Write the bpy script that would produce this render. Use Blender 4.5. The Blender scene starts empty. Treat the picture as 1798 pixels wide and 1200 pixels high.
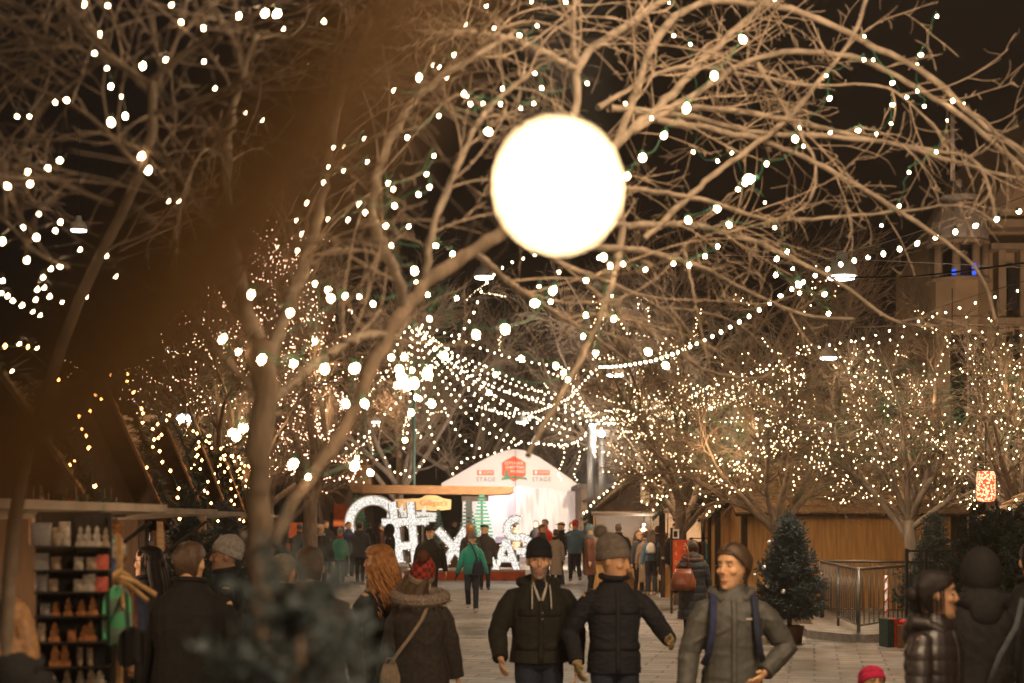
import bpy, bmesh, math, random
import numpy as np
from mathutils import Vector, Matrix, noise as mnoise
random.seed(7); rng=np.random.default_rng(11)
R=math.radians; PI=math.pi
SC=bpy.context.scene; COL=SC.collection
F=2497.2; CX=899.0; HY=914.0; CH=1.9
def P(px,py,Y): return Vector(((px-CX)/F*Y, Y, CH-(py-HY)/F*Y))
def GX(px,Y): return (px-CX)/F*Y
# ---------------------------------------------------------------- camera
cd=bpy.data.cameras.new('camera'); cam=bpy.data.objects.new('camera',cd); COL.objects.link(cam)
cam.location=(0,0,CH); cam.rotation_euler=(R(90),0,0)
cd.sensor_width=36; cd.lens=50; cd.shift_y=(HY-600)/1798.0; cd.clip_start=.02; cd.clip_end=2000
cd.dof.use_dof=True; cd.dof.focus_distance=18.0; cd.dof.aperture_fstop=1.8
SC.camera=cam
# ---------------------------------------------------------------- materials
MATS={}
def nt(m):
    m.use_nodes=True; return m.node_tree.nodes, m.node_tree.links
def mat(name,col,rough=.8,var=.25,scale=18.,bump=.15,bscale=None,metal=0.,vcol=False,spec=.3,sheen=0.,stretch=None,col2=None,det=5.):
    if name in MATS: return MATS[name]
    m=bpy.data.materials.new(name); n,l=nt(m); b=n['Principled BSDF']
    b.inputs['Roughness'].default_value=rough; b.inputs['Metallic'].default_value=metal
    b.inputs['Specular IOR Level'].default_value=spec
    if sheen: b.inputs['Sheen Weight'].default_value=sheen
    tc=n.new('ShaderNodeTexCoord'); mp=n.new('ShaderNodeMapping'); l.new(tc.outputs['Object'],mp.inputs['Vector'])
    if stretch: mp.inputs['Scale'].default_value=stretch
    no=n.new('ShaderNodeTexNoise'); no.inputs['Scale'].default_value=scale; no.inputs['Detail'].default_value=det
    l.new(mp.outputs['Vector'],no.inputs['Vector'])
    rp=n.new('ShaderNodeValToRGB'); e=rp.color_ramp.elements
    c=col; c2=col2 or tuple(min(1,x*(1+var)) for x in col); c1=tuple(x*(1-var) for x in c)
    e[0].position=.3; e[0].color=(*c1,1); e[1].position=.7; e[1].color=(*c2,1)
    l.new(no.outputs['Fac'],rp.inputs['Fac'])
    if vcol:
        at=n.new('ShaderNodeAttribute'); at.attribute_name='Col'
        mx=n.new('ShaderNodeMix'); mx.data_type='RGBA'; mx.blend_type='MULTIPLY'; mx.inputs['Factor'].default_value=1
        l.new(rp.outputs['Color'],mx.inputs['A']); l.new(at.outputs['Color'],mx.inputs['B']); l.new(mx.outputs['Result'],b.inputs['Base Color'])
    else: l.new(rp.outputs['Color'],b.inputs['Base Color'])
    if bump:
        n2=n.new('ShaderNodeTexNoise'); n2.inputs['Scale'].default_value=bscale or scale*4; n2.inputs['Detail'].default_value=4
        l.new(mp.outputs['Vector'],n2.inputs['Vector'])
        bp=n.new('ShaderNodeBump'); bp.inputs['Strength'].default_value=bump; bp.inputs['Distance'].default_value=.02
        l.new(n2.outputs['Fac'],bp.inputs['Height']); l.new(bp.outputs['Normal'],b.inputs['Normal'])
    MATS[name]=m; return m
def emat(name,col,strength):
    if name in MATS: return MATS[name]
    m=bpy.data.materials.new(name); n,l=nt(m); n.clear()
    o=n.new('ShaderNodeOutputMaterial'); e=n.new('ShaderNodeEmission')
    e.inputs['Color'].default_value=(*col,1); e.inputs['Strength'].default_value=strength
    l.new(e.outputs[0],o.inputs['Surface']); MATS[name]=m; return m
# ---------------------------------------------------------------- mesh builder
def fast_mesh(name,V,Fq):
    """V (n,3) floats, Fq (m,k) ints"""
    me=bpy.data.meshes.new(name); V=np.asarray(V,np.float32); Fq=np.asarray(Fq,np.int32); m,k=Fq.shape
    me.vertices.add(len(V)); me.vertices.foreach_set('co',V.ravel())
    me.loops.add(m*k); me.loops.foreach_set('vertex_index',Fq.ravel())
    me.polygons.add(m); me.polygons.foreach_set('loop_start',np.arange(0,m*k,k,dtype=np.int32))
    me.update(calc_edges=True); return me
def link(name,me,m=None,parent=None,smooth=False,loc=None,rot=None):
    o=bpy.data.objects.new(name,me); COL.objects.link(o)
    if m is not None:
        if isinstance(m,(list,tuple)):
            for q in m: me.materials.append(q)
        else: me.materials.append(m)
    if smooth: me.polygons.foreach_set('use_smooth',[True]*len(me.polygons))
    if parent: o.parent=parent
    if loc is not None: o.location=loc
    if rot is not None: o.rotation_euler=rot
    return o
def tag(o,label=None,cat=None,group=None,kind=None):
    if label: o['label']=label
    if cat: o['category']=cat
    if group: o['group']=group
    if kind: o['kind']=kind
    return o
def empty(name,loc=(0,0,0),rz=0,label=None,cat=None,group=None):
    o=bpy.data.objects.new(name,None); COL.objects.link(o); o.location=loc; o.rotation_euler=(0,0,rz)
    o.empty_display_size=.1
    return tag(o,label,cat,group)
class MB:
    def __init__(s): s.v=[]; s.f=[]; s.mi=[]; s.M=None; s.m=0
    def _a(s,vs,fs):
        b=len(s.v)
        if s.M is not None: vs=[s.M@Vector(p) for p in vs]
        s.v+= [tuple(p) for p in vs]; s.f+=[tuple(b+i for i in f) for f in fs]; s.mi+=[s.m]*len(fs); return s
    def box(s,c,d,rot=None,taper=1.0):
        x,y,z=[q/2 for q in d]; t=taper
        vs=[Vector(p) for p in [(-x,-y,-z),(x,-y,-z),(x,y,-z),(-x,y,-z),(-x*t,-y*t,z),(x*t,-y*t,z),(x*t,y*t,z),(-x*t,y*t,z)]]
        if rot is not None:
            if not isinstance(rot,Matrix):
                from mathutils import Euler
                rot=Euler(rot).to_matrix()
            vs=[rot@p for p in vs]
        c=Vector(c); return s._a([c+p for p in vs],[(0,3,2,1),(4,5,6,7),(0,1,5,4),(1,2,6,5),(2,3,7,6),(3,0,4,7)])
    def bb(s,x0,x1,y0,y1,z0,z1): return s.box(((x0+x1)/2,(y0+y1)/2,(z0+z1)/2),(x1-x0,y1-y0,z1-z0))
    def loft(s,rings,cap=True,closed=True):
        n=len(rings[0]); vs=[p for r in rings for p in r]; fs=[]
        for i in range(len(rings)-1):
            for j in range(n if closed else n-1):
                a=i*n+j; b=i*n+(j+1)%n; fs.append((a,b,b+n,a+n))
        if cap: fs.append(tuple(reversed(range(n)))); fs.append(tuple((len(rings)-1)*n+j for j in range(n)))
        return s._a(vs,fs)
    def tube(s,pts,rad,n=8,cap=True,ref=None,flat=None):
        """round tube; flat=(direction,factor) flattens along a direction"""
        pts=[Vector(p) for p in pts]; k=len(pts)
        if not hasattr(rad,'__len__'): rad=[rad]*k
        rings=[]; u=None
        for i in range(k):
            t=(pts[min(i+1,k-1)]-pts[max(i-1,0)])
            if t.length<1e-9: t=Vector((0,0,1))
            t.normalize()
            if u is None:
                r0=Vector(ref) if ref is not None else (Vector((1,0,0)) if abs(t.x)<.8 else Vector((0,1,0)))
                u=(r0-t*r0.dot(t)).normalized()
            else:
                u=(u-t*u.dot(t))
                u=u.normalized() if u.length>1e-6 else t.orthogonal().normalized()
            w=t.cross(u); ra=rad[i]; 
            if isinstance(ra,(tuple,list)): a,b=ra
            else: a=b=ra
            rings.append([pts[i]+u*(a*math.cos(2*PI*j/n))+w*(b*math.sin(2*PI*j/n)) for j in range(n)])
        return s.loft(rings,cap)
    def lathe(s,prof,n=16,c=(0,0,0)):
        c=Vector(c); return s.loft([[c+Vector((r*math.cos(2*PI*j/n),r*math.sin(2*PI*j/n),z)) for j in range(n)] for r,z in prof])
    def ell(s,c,r,n=12,m=8,rot=None):
        c=Vector(c); rings=[]
        for i in range(m+1):
            ph=-PI/2+PI*(i+.0001)/(m+.0002); ring=[]
            for j in range(n):
                p=Vector((r[0]*math.cos(ph)*math.cos(2*PI*j/n),r[1]*math.cos(ph)*math.sin(2*PI*j/n),r[2]*math.sin(ph)))
                if rot is not None: p=rot@p
                ring.append(c+p)
            rings.append(ring)
        return s.loft(rings)
    def prism(s,poly,y0,y1,axis='y'):
        n=len(poly)
        if axis=='y': vs=[(x,y0,z) for x,z in poly]+[(x,y1,z) for x,z in poly]
        elif axis=='x': vs=[(y0,x,z) for x,z in poly]+[(y1,x,z) for x,z in poly]
        else: vs=[(x,z,y0) for x,z in poly]+[(x,z,y1) for x,z in poly]
        return s._a(vs,[tuple(range(n)),tuple(reversed(range(n,2*n)))]+[(i,i+n,(i+1)%n+n,(i+1)%n) for i in range(n)])
    def mesh(s,name='mesh',fix=True):
        me=bpy.data.meshes.new(name); me.from_pydata(s.v,[],s.f); me.update()
        if fix:
            bm=bmesh.new(); bm.from_mesh(me); bmesh.ops.recalc_face_normals(bm,faces=bm.faces); bm.to_mesh(me); bm.free()
        if any(s.mi): me.polygons.foreach_set('material_index',s.mi)
        return me
    def build(s,name,m,parent=None,smooth=False,loc=None,rot=None): return link(name,s.mesh(name),m,parent,smooth,loc,rot)
def thing(o,label,cat,group=None): return tag(o,label,cat,group)
def struct(o): o['kind']='structure'; return o
def text(name,body,size,loc,rot,m,parent,ext=.004,align='CENTER',spacing=1.0):
    c=bpy.data.curves.new(name,'FONT'); c.body=body; c.size=size; c.extrude=ext; c.align_x=align; c.align_y='CENTER'; c.space_character=spacing
    t_=bpy.data.objects.new('tmp',c); COL.objects.link(t_); dg=bpy.context.evaluated_depsgraph_get(); me=bpy.data.meshes.new_from_object(t_.evaluated_get(dg)); bpy.data.objects.remove(t_); me.materials.clear(); me.materials.append(m)
    o=bpy.data.objects.new(name,me); COL.objects.link(o); o.location=loc; o.rotation_euler=rot
    if parent: o.parent=parent
    return o
# ================================================================= PEOPLE
def remesh(mb,voxel,smooth_it=2):
    me=mb.mesh('tmp'); o=bpy.data.objects.new('tmp',me); COL.objects.link(o)
    md=o.modifiers.new('r','REMESH'); md.mode='VOXEL'; md.voxel_size=voxel
    if smooth_it:
        ms=o.modifiers.new('s','SMOOTH'); ms.iterations=smooth_it; ms.factor=.5
    dg=bpy.context.evaluated_depsgraph_get(); dg.update()
    out=bpy.data.meshes.new_from_object(o.evaluated_get(dg)); bpy.data.objects.remove(o); bpy.data.meshes.remove(me)
    return out
def getv(me):
    a=np.empty(len(me.vertices)*3,np.float32); me.vertices.foreach_get('co',a); return a.reshape(-1,3)
def setv(me,a): me.vertices.foreach_set('co',np.asarray(a,np.float32).ravel()); me.update()
def getn(me):
    a=np.empty(len(me.vertices)*3,np.float32); me.vertices.foreach_get('normal',a); return a.reshape(-1,3)
def wrinkle(me,amp,freq=(9,9,5),seed=0.,quilt=0.,qp=.075):
    v=getv(me); n=getn(me)
    # cheap vector noise: sum of rotated sines, domain warped
    r=np.random.default_rng(int(seed*1000)%99991); d=np.zeros(len(v)); q=v*np.array(freq)
    w=np.sin(q@r.normal(size=(3,3))+r.uniform(0,6,3))*.9
    for k in range(7):
        a=r.normal(size=3)*(.8+.35*k); d+=(1-2*np.abs(np.sin(((q+w*1.3)@a+r.uniform(0,6))*.5)))/(1+.45*k)
    d=d/3.0
    d=np.where(d>0,np.abs(d)**.7,-np.abs(d)**1.3*.6)
    off=d*amp
    if quilt:
        ph=(v[:,2]+.006*np.sin(v[:,0]*9)+.004*d)/qp*PI
        off=off+quilt*(np.abs(np.sin(ph))**.45-.75)
    setv(me,v+n*off[:,None])
def setcol(me,c):
    at=me.color_attributes.new('Col','FLOAT_COLOR','POINT'); a=np.ones((len(c),4),np.float32); a[:,:3]=c; at.data.foreach_set('color',a.ravel())
def ik(a,b,l1,l2,pole):
    a=Vector(a); b=Vector(b); d=b-a; L=min(d.length,(l1+l2)*.999); dn=d.normalized(); b=a+dn*L
    x=(l1*l1-l2*l2+L*L)/(2*L); h=math.sqrt(max(l1*l1-x*x,0)); p=Vector(pole); p=(p-dn*p.dot(dn)).normalized()
    return a+dn*x+p*h, b
HEAD=[(-.128,.018,-.066,-.020),(-.118,.034,-.086,.000),(-.098,.047,-.093,.030),(-.070,.055,-.092,.055),(-.040,.063,-.090,.076),(-.008,.070,-.089,.092),(.018,.073,-.086,.099),(.045,.075,-.093,.102),(.080,.072,-.086,.100),(.105,.060,-.066,.084),(.121,.038,-.036,.058),(.129,.010,-.004,.028)]
def ringh(z,wx,yf,yb,n=20,e=2.3):
    cy=(yf+yb)/2; ry=(yb-yf)/2; out=[]
    for j in range(n):
        t=2*PI*j/n; c=math.cos(t); s_=math.sin(t)
        out.append(Vector((wx*math.copysign(abs(c)**(2/e),c), cy+ry*math.copysign(abs(s_)**(2/e),s_), z)))
    return out
def ringt(c,rx,ry,n=20,e=2.4,ax=None):
    return [Vector((c[0]+rx*math.copysign(abs(math.cos(2*PI*j/n))**(2/e),math.cos(2*PI*j/n)), c[1]+ry*math.copysign(abs(math.sin(2*PI*j/n))**(2/e),math.sin(2*PI*j/n)), c[2])) for j in range(n)]
def hand(mb,w,d,side,fat=1.0,curl=.5,palm_in=None,detail=True):
    """w wrist, d direction; palm faces inwards"""
    d=Vector(d).normalized(); nrm=Vector(palm_in) if palm_in is not None else Vector((-side,0,0)); nrm=(nrm-d*nrm.dot(d)).normalized()
    x=d.cross(nrm)  # across the palm
    if x.y>0: x=-x   # thumb side forward (-Y)
    w=Vector(w)
    mb.tube([w-d*.02,w+d*.02,w+d*.055,w+d*.092],[(.026*fat,.019*fat),(.032*fat,.018*fat),(.041*fat,.018*fat),(.039*fat,.014*fat)],n=12,ref=x)
    if not detail:
        mb.tube([w+d*.08,w+d*.13+nrm*.01,w+d*.165+nrm*.03*curl*2],[(.036*fat,.012*fat),(.032*fat,.011*fat),(.018*fat,.009*fat)],n=10,ref=x)
    else:
        for k,(o,L) in enumerate([(.029,.072),(.010,.080),(-.010,.074),(-.028,.058)]):
            b=w+d*.086+x*o; a1=curl*.7; a2=curl*1.7
            p1=b+(d*math.cos(a1)+nrm*math.sin(a1)+x*(o*.9))*L*.5; p2=p1+(d*math.cos(a2)+nrm*math.sin(a2))*L*.5
            mb.tube([b-d*.015,p1,p2],[.0098*fat,.0092*fat,.0070*fat],n=8)
    tb=w+d*.03+x*.028; p1=tb+(d*.7+x*.75+nrm*.2).normalized()*.036; p2=p1+(d*.92+x*.2+nrm*.3).normalized()*.032
    mb.tube([tb-x*.012,p1,p2],[.015*fat,.0115*fat,.0085*fat],n=8)
SKIN=(.62,.36,.20)
def person(X,Y,rz,h,label,o,group='people walking and standing on the market square'):
    """o: dict of looks. local front is -Y. +X is the person's left."""
    near=o.get('near',0); s=h/1.78; fem=o.get('fem',0); b=o.get('b',1.0)*(.92 if fem else 1.0); vox=(.0058 if near==2 else .0085 if near==1 else .015)*1.0
    root=empty('person',(X,Y,0),R(rz),label,'person',group)
    def mk(name,mb,m,voxel=None,sm=2,wr=None,par=root,**k):
        me=remesh(mb,(voxel or vox)/s,sm)
        if wr: wrinkle(me,seed=X+Y,**wr)
        ob=link(name,me,m,par,True); ob.scale=(s,s,s) if par is root else (1,1,1); return ob
    hz=1.648; HS=o.get('hs',1.11); yaw=R(o.get('yaw',0)); pit=R(o.get('pitch',0)); lean=o.get('lean',0)
    HM=Matrix.Translation((0,-.015-lean*.5,hz))@Matrix.Rotation(yaw,4,'Z')@Matrix.Rotation(pit,4,'X')@Matrix.Rotation(R(o.get('roll',0)),4,'Y')@Matrix.Scale(HS,4)
    sw=.185*b if not fem else .165*b
    # ---- joints
    st=o.get('stride',0); J={}
    for sd in (-1,1):
        S=Vector((sd*sw,.0-lean*.4,1.385))
        tgt=o.get('armL' if sd>0 else 'armR') or (sd*(.275*b+.0), -.04-sd*st*.5, .835)
        pole=o.get('poleL' if sd>0 else 'poleR') or (sd*.5,.8,-.1)
        E,W=ik(S,tgt,.295,.262,pole); J[sd]=(S,E,W)
        ay=-sd*st; az=.085+(.09 if ay>.12 else 0)
        H=Vector((sd*.088,0,.93)); K,A=ik(H,(sd*.095,ay-.0,az),.43,.425,(0,-1,0)); J[sd,'l']=(H,K,A)
    # ---- body
    mb=MB()
    mb.loft([ringt((0,0-lean*q,z),rx*b,ry*b) for z,rx,ry,q in [(.86,.10,.08,0),(.95,.150,.105,0),(1.07,.135,.095,0),(1.28,.150,.11,.2),(1.40,.150,.095,.4),(1.465,.10,.07,.5),(1.49,.06,.055,.5)]])
    for sd in (-1,1):
        S,E,W=J[sd]; mb.tube([S+Vector((-sd*.04,0,-.01)),S,S.lerp(E,.5),E,E.lerp(W,.4),W],[.045,.052,.046,.036,.036,.025],n=12)
        fd=(W-E).normalized()
        if o.get('hands',1): hand(mb,W,fd,sd,1.0,o.get('curl',.5),detail=near>0)
        H,K,A=J[sd,'l']; mb.tube([H+Vector((0,0,.02)),H.lerp(K,.3),K,K.lerp(A,.3),A],[.075,.078,.05,.05,.034],n=12)
        mb.tube([A+Vector((0,.04,-.04)),A+Vector((0,-.05,-.045)),A+Vector((0,-.14,-.06))],[(.03,.03),(.036,.03),(.035,.02)],n=10)
    mb.tube([(0,.01-lean*.4,1.44),(0,.012-lean*.45,1.52),HM@Vector((0,.025,-.06))],[.064,.054,.056],n=14)
    hw=.82 if fem else 1.0
    mb.M=HM
    mb.loft([ringh(*r) for r in HEAD])
    mb.tube([(0,-.083,.040),(0,-.095,.012),(0,-.107,-.020),(0,-.096,-.032)],[(.007*hw,.007*hw),(.009*hw,.009*hw),(.0125*hw,.0115*hw),(.010*hw,.006*hw)],n=10,ref=(1,0,0))
    for sd in (-1,1):
        mb.ell((sd*.076,.012,-.002),(.011,.019,.031),10,8,Matrix.Rotation(sd*.25,3,'Z'))
        mb.ell((sd*.027,-.083,.042),(.020,.007,.005),10,6)
        mb.ell((sd*.044,-.062,-.018),(.020,.024,.020),10,6)
    mb.ell((0,-.092,-.066),(.022,.008,.0045),10,6); mb.ell((0,-.091,-.077),(.019,.008,.005),10,6); mb.ell((0,-.084,-.108),(.020,.014,.014),10,6)
    mb.M=None
    me=remesh(mb,vox/s,1)
    # face shaping + colours in head space
    v=getv(me); inv=np.array(HM.inverted()); hv=v@inv[:3,:3].T+inv[:3,3]
    g=lambda c,r: np.exp(-(((hv-np.array(c))/np.array(r))**2).sum(1))
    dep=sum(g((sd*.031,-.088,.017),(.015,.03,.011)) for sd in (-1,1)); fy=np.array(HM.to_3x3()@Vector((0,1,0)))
    v=v+fy*(dep*.010)[:,None]; setv(me,v)
    sk=np.array(o.get('skin',SKIN)); c=np.tile(sk,(len(v),1)); hair=np.array(o.get('hair',(.03,.018,.01)))
    def mixc(w,col):
        nonlocal c
        w=np.clip(w,0,1)[:,None]; c=c*(1-w)+np.array(col)*w
    front=hv[:,1]<-.03; x=np.abs(hv[:,0]); z=hv[:,2]; inhead=(z>-.135)
    ns=np.array([mnoise.noise(Vector(p)*60) for p in hv[::1]]) if near==2 and o.get('beard') else np.zeros(len(v))
    mixc(inhead*front*g((0,-.11,-.02),(.018,.03,.016))*.5,sk*np.array((1.15,.75,.65)))
    mixc(inhead*front*sum(g((sd*.045,-.07,-.02),(.02,.04,.02)) for sd in (-1,1))*.4,sk*np.array((1.15,.78,.68)))
    if o.get('beard'):
        bd=o.get('beardcol',tuple(hair)); w=((z<-.034)&(z>-.135)&(hv[:,1]<.035)&inhead).astype(float)
        w*=np.where((z>-.045)&(x<.012),0,1)*np.clip((-.030-z+ x*.35-.008)/.012,0,1)
        w*=(o['beard']*(.85+.5*ns)); mixc(w,bd)
    mixc(((np.abs(z+.0715)<.0085)&(x<.025-.0*z)&front&inhead).astype(float)*.75,sk*np.array((.85,.38,.34)))
    mixc(((np.abs(z+.0715)<.0022)&(x<.022)&front&inhead).astype(float)*.8,sk*.15)
    mixc(((np.abs(z-.040-.0*x)<.0052)&(x>.014)&(x<.050)&front&inhead).astype(float)*.85,hair*1.1)
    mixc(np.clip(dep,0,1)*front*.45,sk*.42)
    mixc(sum((g((sd*.008,-.105,-.034),(.004,.01,.004))>.4) for sd in (-1,1)).astype(float)*.7,sk*.2)
    setcol(me,c)
    body=link('body',me,M_skin,root,True); body.scale=(s,s,s)
    if near>=1 and o.get('eyes',1):
        for sd in (-1,1):
            e=MB(); e.M=HM; cen=(sd*.031,-.0745,.0175); e.ell(cen,(.0122,.0118,.0095),14,10); me=e.mesh()
            vv=getv(me); hh=vv@inv[:3,:3].T+inv[:3,3]; look=o.get('look',0); dx=hh[:,0]-cen[0]-look*.005; dz=hh[:,2]-cen[2]; rr=np.hypot(dx,dz); cc=np.tile((.40,.36,.33),(len(vv),1))
            cc[rr<.0062]=(.06,.035,.02); cc[dz>.0042]=np.array(sk)*.55; cc[dz<-.0055]=np.array(sk)*.7; setcol(me,cc)
            link('eye',me,M_eye,body,True)
    # ---- trousers and shoes
    tr=o.get('trousers'); 
    if tr:
        mb=MB(); mb.loft([ringt((0,0,z),rx*b,ry*b) for z,rx,ry in [(.84,.12,.10),(.93,.172,.128),(1.05,.155,.115)]])
        for sd in (-1,1):
            H,K,A=J[sd,'l']; q=o.get('legw',1.0)
            mb.tube([H+Vector((0,0,.02)),H.lerp(K,.35),K,K.lerp(A,.5),A+Vector((0,0,.0))],[.094*q,.092*q,.070*q,.064*q,.058*q],n=14)
        mk('trousers',mb,tr,wr=dict(amp=.006,freq=(14,14,34)))
    sh=o.get('shoes') or M_shoe
    if o.get('feet',1):
        for sd in (-1,1):
            H,K,A=J[sd,'l']; mb=MB(); up=.28 if o.get('boots') else .05; t=Vector((0,0,-.085))
            d=(K-A).normalized()
            mb.tube([A-Vector((0,0,.04)),A+d*(up*.5),A+d*up],[.05,.056,.058],n=12)
            for q in (0,1):
                mb.tube([A+Vector((0,.062,-.052)),A+Vector((0,.0,-.046)),A+Vector((0,-.09,-.055)),A+Vector((0,-.165,-.064)),A+Vector((0,-.195,-.068))],[(.026,.030),(.040,.038),(.046,.030),(.038,.020),(.018,.012)],n=12,ref=(1,0,0))
            mk('shoe',mb,sh,voxel=max(vox,.010),sm=1)
    # ---- coat
    ct=o.get('coat')
    if ct:
        t=o.get('t',1.0); hem=o.get('hem',.80); fl=o.get('flare',1.0); mb=MB(); ff=.95 if fem else 1
        secs=[]
        if hem<.7: secs+= [(hem,.215*fl,.165*fl,0),((hem+.9)/2,.200*fl,.150*fl,0)]
        else: secs+=[(hem,.196*fl,.146,0)]
        secs+=[(.94,.192,.142,0),(1.08,.175*(.93 if fem else 1)*o.get('waist',1),.138*o.get('waist',1),.1),(1.22,.190,.148,.2),(1.33,.195,.146,.3),(1.375,.180*ff,.137,.4),(1.42,.155*ff,.122,.45),(1.475,.115,.102,.5),(1.505,.085,.088,.5),(o.get('collar',1.545),.072,.080,.5)]
        mb.loft([ringt((0,-lean*q,z),rx*b*t**.6,ry*b*t) for z,rx,ry,q in secs])
        for sd in (-1,1):
            S,E,W=J[sd]; k=t**.7*o.get('slv',1.0)
            We=W+(W-E).normalized()*o.get('cuff',.005)
            mb.tube([S+Vector((-sd*.10,0,.028)),S+Vector((-sd*.014,0,-.006)),S.lerp(E,.28),S.lerp(E,.75),E,E.lerp(We,.4),E.lerp(We,.85),We],[.045*k,.064*k,.073*k,.068*k,.067*k,.062*k,.055*k,.052*k],n=14)
        wr=dict(amp=o.get('wr',.008),freq=o.get('wf',(13,13,26)),quilt=o.get('quilt',0),qp=o.get('qp',.075))
        coat=mk('coat',mb,ct,wr=wr)
        cm=o.get('trim')  # front placket, pockets, hem band
        if o.get('front',0) and near:
            ft=MB(); yb=lambda z: -np.interp(z,[q[0] for q in secs],[q[2] for q in secs])*b*t-lean*np.interp(z,[q[0] for q in secs],[q[3] for q in secs])
            zz=[hem+.01+(1.44-hem)*i/12 for i in range(13)]; 
            ft.tube([(0,yb(z)-.004,z) for z in zz],[(.018,.006)]*13,n=8,ref=(1,0,0))
            ft.build('placket',cm or ct,root,True).scale=(s,s,s)
            for pz,pw in o.get('pockets',()):
                for sd in (-1,1):
                    xx=.088*b; pk=MB(); yy=lambda dx: yb(pz)*(1-abs((xx+dx)/(.2*b))**2.4)**(1/2.4)
                    pk.tube([(sd*(xx-pw/2),yy(-pw/2)-.004,pz),(sd*xx,yy(0)-.005,pz-.004),(sd*(xx+pw/2),yy(pw/2)-.004,pz)],[(.006,.024)]*3,n=8,ref=(0,1,0))
                    pk.build('pocket_flap',ct,root,True).scale=(s,s,s)
        if o.get('hood'):
            hb=MB(); yo=-lean*.5
            hb.ell((0,.085+yo,1.475),(.135*b,.085,.085),16,10); hb.ell((0,.135+yo,1.42),(.10,.05,.10),14,8)
            for sd in (-1,1): hb.tube([(sd*.12*b,.07+yo,1.49),(sd*.115,-.02+yo,1.485),(sd*.065,-.095+yo,1.44)],[.042,.034,.022],n=10)
            mk('hood',hb,o.get('hoodm') or ct,wr=dict(amp=.006,freq=(12,12,12)))
        elif o.get('collarroll',1):
            hb=MB(); yo=-lean*.5; pts=[(.080*math.sin(a),-.083*math.cos(a)+yo,1.54-.012*math.cos(a)) for a in [i*2*PI/14+.25 for i in range(14)]]
            hb.tube(pts+[pts[0]],[(.022,.040)]*15,n=10,ref=(0,0,1)); mk('collar',hb,o.get('collarm') or ct)
    if o.get('fur'):
        fb=MB(); yo=-lean*.5; zc,rr_,rt=o['fur']
        base=[Vector((rr_*math.sin(a)*1.05,.04-rr_*.72*math.cos(a)+yo,zc+.03*math.cos(a))) for a in [.5+i*(2*PI-1.0)/40 for i in range(41)]]
        fb.tube(base,rt*.72,n=10)
        for i in range(1800 if near else 300):
            p=random.choice(base)+Vector([random.gauss(0,.004) for _ in range(3)]); d=Vector([random.gauss(0,1) for _ in range(3)]).normalized(); q=p+d*rt*random.uniform(.85,1.45)+Vector((0,0,-.004)); sdv=d.orthogonal().normalized()*.0028*(1 if near else 2)
            fb._a([p-sdv,p+sdv,q],[(0,1,2)])
        f=fb.build('fur_trim',o.get('furm') or M_fur,root,False); f.scale=(s,s,s)
    if o.get('scarf'):
        hb=MB(); yo=-lean*.5
        for k in range(2):
            pts=[(.088*math.sin(a),-.088*math.cos(a)+yo,1.50+k*.04+.012*math.sin(2*a+k)) for a in [i*2*PI/14 for i in range(15)]]
            hb.tube(pts,[.034]*15,n=10)
        mk('scarf',hb,o['scarf'],wr=dict(amp=.005,freq=(20,20,20)))
    if o.get('glove'):
        for sd in (-1,1):
            S,E,W=J[sd]; mb=MB(); fd=(W-E).normalized(); hand(mb,W,fd,sd,1.28,o.get('curl',.4),o.get('palm'),detail=True); mb.tube([W-fd*.05,W+fd*.01],[.042,.036],n=12)
            mk('glove',mb,o['glove'],voxel=.0055 if near else .010,sm=1)
    # ---- hair and hats (head space)
    hs=o.get('hairstyle'); hm=o.get('hairm') or M_hair
    if hs:
        hb=MB(); hb.M=HM
        if o.get('hat') is None or hs!='short':
            sc=1.07 if hs=='short' else 1.09 if hs=='bun' else 1.12; secs=[]
            for z,wx,yf,yb in HEAD:
                if z<(-.07 if hs=='short' else -.128): continue
                fr=yf*sc-.003 if z>.085 else (-.060 if z>.058 else (-.005 if z>.02 else .020))
                if hs=='short' and z<.0: fr=o.get('side',.045)
                elif hs=='short' and z<.10: fr=yf*sc-.003 if z>.07 else -.058 if z>.03 else o.get('side',.02)-.024 if z>.0 else o.get('side',.02)
                if hs=='bun': fr=yf*sc-.002 if z>.078 else -.066 if z>.04 else -.022 if z>.01 else .02
                secs.append(ringh(z*1.03+.004,wx*sc*(1.04 if z<.075 else 1.02),fr,yb*sc+.004,28,5.0 if (z<.075 and hs in('short','bun')) else 2.3))
            hb.loft(secs)
            for sd in (() if hs in('short','bun') else (-1,1)): hb.ell((sd*.064,-.040,.072),(.014,.026,.026) if hs!='bun' else (.012,.022,.020),10,8)
        if hs in('long','bun'):
            L=o.get('hlen',.35)
            if hs=='long':
                for sd in (-1,0,1):
                    hb.tube([(sd*.045,.055,.03),(sd*.062,.075,-.08),(sd*.066,.095,-.16),(sd*.055,.105,-.12-L*.5),(sd*.03,.10,-.10-L)],[.055,.058,.055,.05,.015],n=12)
            else: hb.ell((0,.125,.0),(.045,.04,.045),12,8)
        ho=mk('hair',hb,hm,wr=dict(amp=.004,freq=(40,40,10)))
        if near==2 and hs=='short':
            lk=MB(); lk.M=HM
            for i in range(420):
                sd=random.choice((-1,1)); y0=random.uniform(-.088,.100); te=(105 if y0>-.025 else 62+ (y0+.088)*520)+random.uniform(-9,9); pts=[]
                if y0>.03: te+=22
                for q in range(7):
                    t=q/6; th=R(4+(te-4)*t); y=y0+.022*t+random.gauss(0,.0012); sc_=math.sqrt(max(.05,1-((y-.006)/.112)**2))
                    pts.append((sd*(.0845+.004*math.sin(PI*t))*math.sin(th)*(.35+.65*sc_)+.004,y,.018+.122*math.cos(th)*(.30+.70*sc_)))
                lk.tube(pts,[.0030,.0048,.0052,.0050,.0046,.0038,.0015],n=5)
            lk.build('hair_locks',hm,ho,True)
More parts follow.
